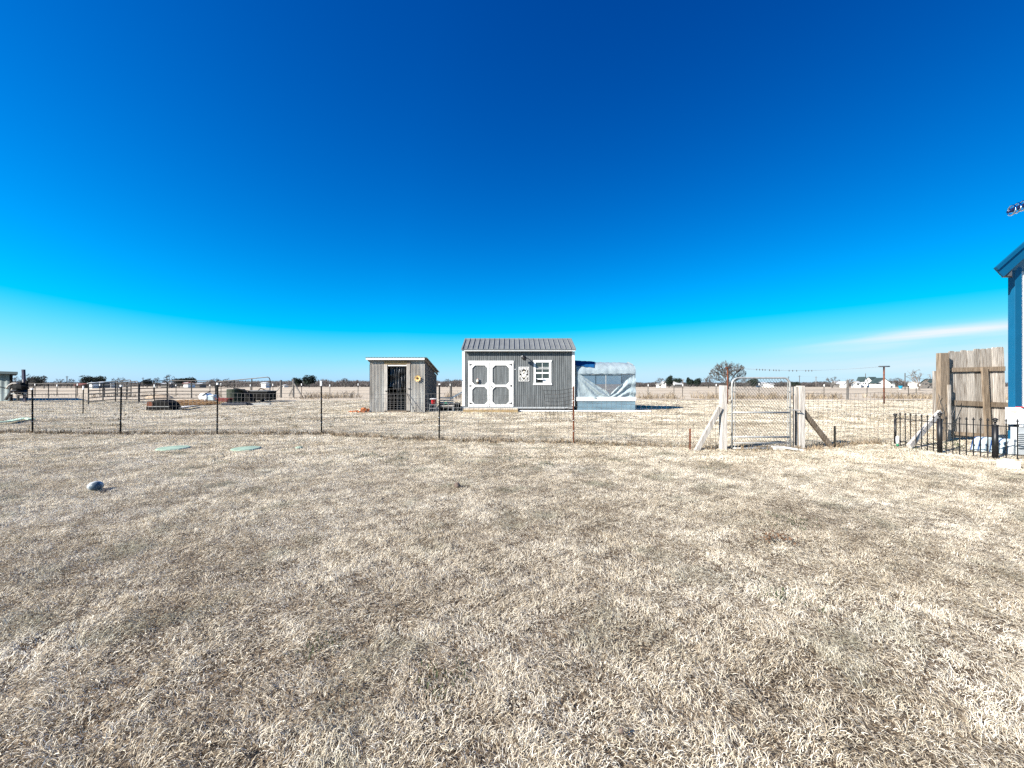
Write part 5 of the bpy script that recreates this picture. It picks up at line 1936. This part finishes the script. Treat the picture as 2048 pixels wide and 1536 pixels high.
# the big bare tree behind the gate
l_, h_ = TR(1456, 719, 95)
big = bare_tree('largest leafless spreading tree rising behind the walk gate', l_, h_, 12, 7, .60, 3, None, .30, wid=10.6)
GT = 'leafless trees on the horizon'
for (px_, top, y, seed, sp, st, lab, mm) in (
        (1838, 737, 80, 5, .6, 2, 'bare pale tree just left of the tall board panel', ('pale_bark', 'pale_bark')),
        (1664, 751, 120, 8, .62, 3, 'bare rounded tree beside the pale roofed house right of the gate', ('bark', 'twig')),
        (1417, 751, 130, 9, .6, 3, 'lower bare tree at the left foot of the largest tree', ('bark', 'brush')),
        (1320, 753, 140, 14, .6, 3, 'rounded bare tree behind the small white gabled house', ('bark', 'brush')),
        (338, 748, 120, 21, .6, 3, 'bare tree highest above the corral panels', ('bark', 'twig')),
        (314, 752, 125, 22, .5, 1, 'narrow bare tree left of the highest tree above the corral', ('bark', 'twig')),
        (240, 752, 110, 23, .62, 3, 'bare tree behind the tilted corral panel', ('bark', 'twig')),
        (88, 750, 115, 24, .5, 1, 'slender bare tree right of the dark evergreen near the barn', ('bark', 'twig')),
        (56, 747, 100, 25, .6, 2, 'bare tree behind the tall dark post by the barn', ('bark', 'twig')),
        (30, 752, 110, 26, .6, 2, 'bare tree just past the barn roof edge', ('bark', 'twig')),
        (120, 756, 130, 27, .6, 3, 'low bare tree in the group right of the slender tree', ('bark', 'twig')),
        (143, 757, 130, 28, .6, 3, 'low bare tree left of the broad evergreen', ('bark', 'twig')),
        (430, 755, 130, 29, .6, 3, 'bare tree above the white barrel', ('bark', 'twig')),
        (455, 755, 135, 30, .6, 3, 'bare tree above the green drum', ('bark', 'twig')),
        (1490, 755, 130, 31, .6, 3, 'bare tree seen through the top of the walk gate', ('bark', 'twig')),
        (1560, 760, 150, 32, .6, 3, 'low bare tree right of the walk gate', ('bark', 'twig')),
        (1700, 756, 150, 33, .6, 3, 'pale bare tree just left of the white farmhouse', ('pale_bark', 'pale_bark')),
        (1796, 754, 150, 34, .62, 3, 'rounded bare tree right of the white farmhouse', ('bark', 'brush')),
        (1780, 756, 155, 35, .62, 3, 'bare tree behind the low end of the white farmhouse', ('bark', 'brush')),
        (690, 754, 160, 36, .6, 3, 'bare tree standing highest in the wood left of the tin shed', ('bark', 'brush')),
        (895, 757, 150, 37, .6, 3, 'bare tree showing between the two sheds', ('bark', 'brush')),
        (1915, 752, 150, 38, .6, 3, 'bare tree hidden behind the tall board panel', ('bark', 'twig'))):
    l_, h_ = TR(px_, top, y)
    bare_tree(lab, l_, h_, seed, 6 if y < 100 else 5, sp, st, GT, m=mm)
for (px_, top, y, w, lab, seed) in (
        (67, 752, 130, 34, 'dark rounded evergreen near the barn at the left', 1),
        (186, 752, 130, 36, 'broad dark evergreen above the white trailer shed', 2),
        (294, 759, 140, 16, 'small dark evergreen left of the bare trees above the corral', 3),
        (358, 757, 140, 20, 'flat topped evergreen right of the highest corral tree', 4),
        (380, 756, 140, 20, 'flat topped evergreen above the white farm shed', 5),
        (618, 752, 150, 24, 'dark evergreen standing above the wood left of the tin shed', 6),
        (595, 756, 155, 20, 'lower dark evergreen beside the fence corner brace', 7),
        (1338, 753, 140, 12, 'tall narrow evergreen between the small white houses', 8),
        (1354, 757, 150, 18, 'low evergreen behind the pale hipped roof', 9),
        (1380, 755, 160, 12, 'pointed evergreen left of the largest bare tree', 10),
        (1394, 757, 165, 14, 'low evergreen nearest the largest bare tree', 11),
        (1590, 763, 150, 22, 'dark hedge like evergreen right of the gate', 12),
        (1506, 757, 160, 20, 'evergreen seen through the mesh of the walk gate', 13),
        (1740, 765, 170, 12, 'small evergreen behind the white farmhouse gable', 14)):
    l_, h_ = TR(px_, top, y)
    evergreen(lab, l_, w / FPX * y, h_, seed + 100)

# distant wood: brush that reads as one mass
rr = np.random.default_rng(3)
mb = MB()
for (a, b, top, dens, y) in ((0, 60, 760, 2.4, 190), (60, 330, 761, 2.6, 200), (420, 600, 756.5, 2.2, 170), (600, 742, 755.5, 2.3, 175), (872, 930, 756, 2.2, 175), (1268, 1312, 761, 2, 170),
                             (1312, 1420, 761.5, 2.6, 200), (1420, 1580, 761.5, 2.5, 200), (1575, 1680, 761, 2.6, 180), (1680, 1725, 762.5, 1.8, 190), (1765, 1810, 756, 2, 180), (1800, 1900, 762, 2.3, 190), (1900, 2100, 762, 1, 190), (-150, 0, 762, 1, 190), (330, 420, 761, 2.6, 200)):
    xa, xb_ = P(a, 0, y).x, P(b, 0, y).x
    ht = P(0, top, y).z
    for _ in range(int((xb_ - xa) * 55 * dens)):
        x = rr.uniform(xa, xb_)
        yy = y + rr.uniform(-4, 4)
        hh = ht * (.78 + .35 * mnoise.noise(Vector((x * .22, y * .1, 0)))) * (1 - .35 * rr.random() ** 2)
        z0 = rr.uniform(0, hh * .75)
        z1 = min(hh, z0 + rr.uniform(.5, 1.6))
        dx, dy = rr.normal(0, .35), rr.normal(0, .3)
        w = rr.uniform(.05, .2)
        mb.add([(x - w, yy, z0), (x + w, yy, z0), (x + dx, yy + dy, z1)], [(0, 1, 2)])
mb.build('distant_wood', 'brush', kind='stuff', label='low grey brown leafless wood along the horizon', category='wood')

# ------------------------------------------------------------------ far buildings


def hse(name, label, px0, px1, pz, y, depth, roofm, wallm='white_paint', gable='x', ridge_top=None, windows=(), over=.25, group='buildings on the horizon', pbase=None):
    depth = min(depth, 3.0)
    off_ = ((px0 + px1) / 2 - 1024) * depth / (y + depth)
    lim = (px1 - px0) * .45
    if off_ > 0:
        px0 += min(off_, lim)
    else:
        px1 += max(off_, -lim)
    x0, x1 = P(px0, 0, y).x, P(px1, 0, y).x
    ze = P(0, pz, y).z
    zr_ = P(0, ridge_top, y).z
    o = thing(name, label, 'house' if 'house' in name else 'farm building', ((x0 + x1) / 2, y, 0), group)
    w = MB().box(x0, x1, y, y + depth, 0, ze)
    if gable == 'x':      # ridge runs along x
        w.prism([(x0, y, ze), (x0, y + depth, ze), (x0, y + depth / 2, zr_ - .1)], (x1 - x0, 0, 0))
        w.build('wall', wallm, o)
        rf = MB()
        for sgn in (0, 1):
            ya, yb2 = (y - over, y + depth / 2) if sgn == 0 else (y + depth / 2, y + depth + over)
            za, zb2 = (ze - .1, zr_) if sgn == 0 else (zr_, ze - .1)
            rf.add([(x0 - over, ya, za), (x1 + over, ya, za), (x1 + over, yb2, zb2), (x0 - over, yb2, zb2), (x0 - over, ya, za - .15), (x1 + over, ya, za - .15), (x1 + over, yb2, zb2 - .15), (x0 - over, yb2, zb2 - .15)],
                   [(0, 1, 2, 3), (7, 6, 5, 4), (0, 4, 5, 1), (1, 5, 6, 2), (3, 7, 4, 0)])
    else:                 # gable faces us
        xm = (x0 + x1) / 2
        w.prism([(x0, y, ze), (x1, y, ze), (xm, y, zr_ - .1)], (0, depth, 0))
        w.build('wall', wallm, o)
        rf = MB()
        for (xa, za, xb2, zb2) in ((x0 - over, ze - .15, xm, zr_), (xm, zr_, x1 + over, ze - .15)):
            rf.add([(xa, y - over, za), (xb2, y - over, zb2), (xb2, y + depth + over, zb2), (xa, y + depth + over, za), (xa, y - over, za - .15), (xb2, y - over, zb2 - .15), (xb2, y + depth + over, zb2 - .15), (xa, y + depth + over, za - .15)],
                   [(0, 1, 2, 3), (7, 6, 5, 4), (0, 4, 5, 1), (1, 5, 6, 2), (3, 7, 4, 0)])
    rf.build('roof', roofm, o)
    for (wa, wb2, va, vb) in windows:
        MB().box(P(wa, 0, y).x, P(wb2, 0, y).x, y - .05, y - .005, P(0, vb, y).z, P(0, va, y).z).build('window', 'window_dark', o)
    return o


hse('farm_house', 'white farmhouse wing with tall gable and green grey roof at right', 1723, 1734, 762, 150, 8, 'roof_dark', gable='y', ridge_top=753.5, windows=((1727, 1729, 759.5, 762), (1725, 1727, 765, 768.5), (1730, 1732, 765, 768.5)))
hse('farm_house', 'long white farmhouse block under a dark green roof', 1734.5, 1757, 761.5, 152, 6, 'roof_dark', gable='x', ridge_top=753.6, windows=((1736, 1738, 766, 769), (1743, 1745, 763, 764.5)))
hse('farm_house', 'wide low white gabled garage front of the farmhouse', 1739, 1781, 765.5, 146, 8, 'roof_dark', gable='y', ridge_top=755.5, windows=((1743, 1749, 766.2, 768), (1752, 1762, 766.2, 768), (1737, 1739, 766.5, 769)))
hse('farm_shed', 'low flat white shed at the right end of the farmhouse', 1782, 1790, 766.5, 147, 5, 'roof_dark', gable='x', ridge_top=765, windows=((1775, 1781, 769, 772),))
hse('farm_house', 'small white house with dark porch left of the farmhouse', 1712, 1722, 765.5, 149, 5, 'roof_pale', gable='x', ridge_top=762, windows=((1714, 1718, 766.5, 770),))
hse('farm_house', 'pale roofed house with shaded porch near the thick wooden post', 1667, 1682, 767, 150, 7, 'roof_pale', 'grey_plank', gable='x', ridge_top=762)
hse('farm_shed', 'white lean shed joined right of the pale roofed house', 1683, 1695, 768, 148, 6, 'roof_pale', gable='y', ridge_top=763)
hse('farm_shed', 'white barn behind the bare pale tree near the board panel', 1833, 1846, 763.5, 120, 6, 'roof_pale', gable='x', ridge_top=762.5)
hse('farm_house', 'dark low house with deep porch left of the board panel', 1848, 1880, 766, 115, 8, 'roof_dark', 'grey_plank', gable='x', ridge_top=757.5, windows=((1850, 1856, 767, 770), (1858, 1864, 767, 770)))
hse('farm_house', 'small white gabled house left of the pale hipped roof', 1324, 1332, 765.5, 150, 6, 'roof_pale', gable='y', ridge_top=762, windows=((1327, 1329, 767, 769),))
hse('farm_shed', 'low white shed left of the small gabled house', 1314, 1323, 768, 152, 5, 'roof_pale', gable='x', ridge_top=767)
hse('farm_house', 'house with wide pale metal roof and dark porch left of the largest tree', 1342, 1364, 768, 148, 9, 'roof_pale', 'grey_plank', gable='x', ridge_top=763, windows=((1345, 1350, 769, 771), (1354, 1360, 769, 771)))
hse('farm_shed', 'long white farm building seen through the walk gate', 1512, 1534, 766, 160, 6, 'roof_pale', gable='x', ridge_top=764)
hse('farm_shed', 'low white farm building just right of the one seen through the gate', 1536, 1548, 768, 158, 5, 'roof_pale', gable='x', ridge_top=766.5)
hse('farm_shed', 'white trailer shed with grey side under the broad evergreen', 177, 190, 765.5, 120, 5, 'roof_pale', gable='x', ridge_top=764.5, windows=((184, 185.5, 767, 770),))
hse('farm_shed', 'grey walled shed beside the white trailer shed', 192, 208, 764.5, 122, 5, 'roof_pale', 'grey_plank', gable='x', ridge_top=763)
hse('farm_shed', 'dark shed with red roof left of the white trailer shed', 150, 174, 769, 125, 5, 'roof_red', 'brown', gable='x', ridge_top=766.5)
hse('farm_shed', 'white shed behind the corral panel with rounded corner', 214, 228, 767.5, 128, 5, 'roof_pale', gable='x', ridge_top=766)
hse('farm_shed', 'low white building behind the pen at the green drum side', 367, 383, 765.5, 130, 5, 'roof_red', gable='x', ridge_top=764)
hse('farm_shed', 'long pale roofed building left of the low white building', 322, 352, 768, 135, 6, 'roof_pale', 'grey_plank', gable='x', ridge_top=765)
hse('farm_shed', 'pale roofed shed right of the low white building', 388, 408, 768, 135, 6, 'roof_pale', 'grey_plank', gable='x', ridge_top=766)
hse('farm_shed', 'white shed behind the right end of the tallest corral panel', 522, 539, 765.5, 140, 6, 'roof_pale', gable='x', ridge_top=764.5)
hse('farm_shed', 'tiny white shed in the gap left of the tin shed brace', 566, 570, 770, 160, 3, 'roof_pale', gable='x', ridge_top=769)
# blue tank
q = P(1801, 0, 95)
tk = thing('water_tank', 'light blue trough shaped tank in the pasture right of the farmhouse', 'tank', (q.x, 95, 0))
MB().lathe((q.x, 95, .18), [(.2, 0), (.22, .02), (.42, .55), (.46, .7), (.40, .72)], 14).build('body', 'tank_blue', tk, smooth=False)
MB().lathe((q.x, 95, 0), [(.3, 0), (.3, .18)], 10).build('foot', 'grey_plastic', tk)
# utility poles
up = None
for (px_, top, y, lab) in ((1810, 746, 90, 'dark wooden utility pole right of the white farmhouse'), (1599, 751, 170, 'thin utility pole in the middle of the three right of the gate'),
                           (1577, 753, 175, 'thin utility pole nearest the walk gate'), (1632, 753, 170, 'pale utility pole farthest right of the gate'),
                           (134, 752, 130, 'utility pole above the left corral'), (286, 755, 150, 'small utility pole between the barn trees and the tallest bare tree'), (1731, 747, 160, 'thin pole above the farmhouse gable'), (1366, 758, 120, 'pale pole left of the largest bare tree')):
    q = P(px_, top, y)
    o = thing('utility_pole', lab, 'utility pole', (q.x, y, 0), 'utility poles on the horizon')
    m_ = 'pale_bark' if 'pale' in lab else 'bark'
    MB().tube([(q.x, y, 0), (q.x, y, q.z)], .09 if y < 100 else .11, 5).build('pole', m_, o)
    if px_ not in (1810, 1731):
        MB().beam((q.x - .5, y, q.z - .3), (q.x + .5, y, q.z - .3), .1, .1).build('crossarm', m_, o)
w = MB()
w.tube([P(1577, 754, 175), P(1599, 753, 172), P(1632, 754, 170), P(1700, 757, 165)], .015, 3)
w.build('power_line', 'galv_pipe', loc=P(1632, 754, 170), label='thin power line strung between the distant poles right of the gate', category='power line')
# dark streaks of rough ground in the field
for (px_, py_, w_m, lab) in ((1810, 803, .8, 'low dark tussock in the yard right of the lone clothesline pole'), (1400, 774.5, 1.5, 'dark rough patch in the far pasture')):
    c = G(px_, py_)
    pts = [(c.x + rng.normal(0, w_m), c.y + rng.normal(0, .25)) for _ in range(60)]
    tufts('tussock', lab, pts, mat('tussock_dark', (.20, .16, .10), .9, col2=(.08, .06, .035)), .06, .14, 6, .03, .05, .8, 'dry grass', 4)

for o in bpy.data.objects:
    if '_loc' in o:
        del o['_loc']
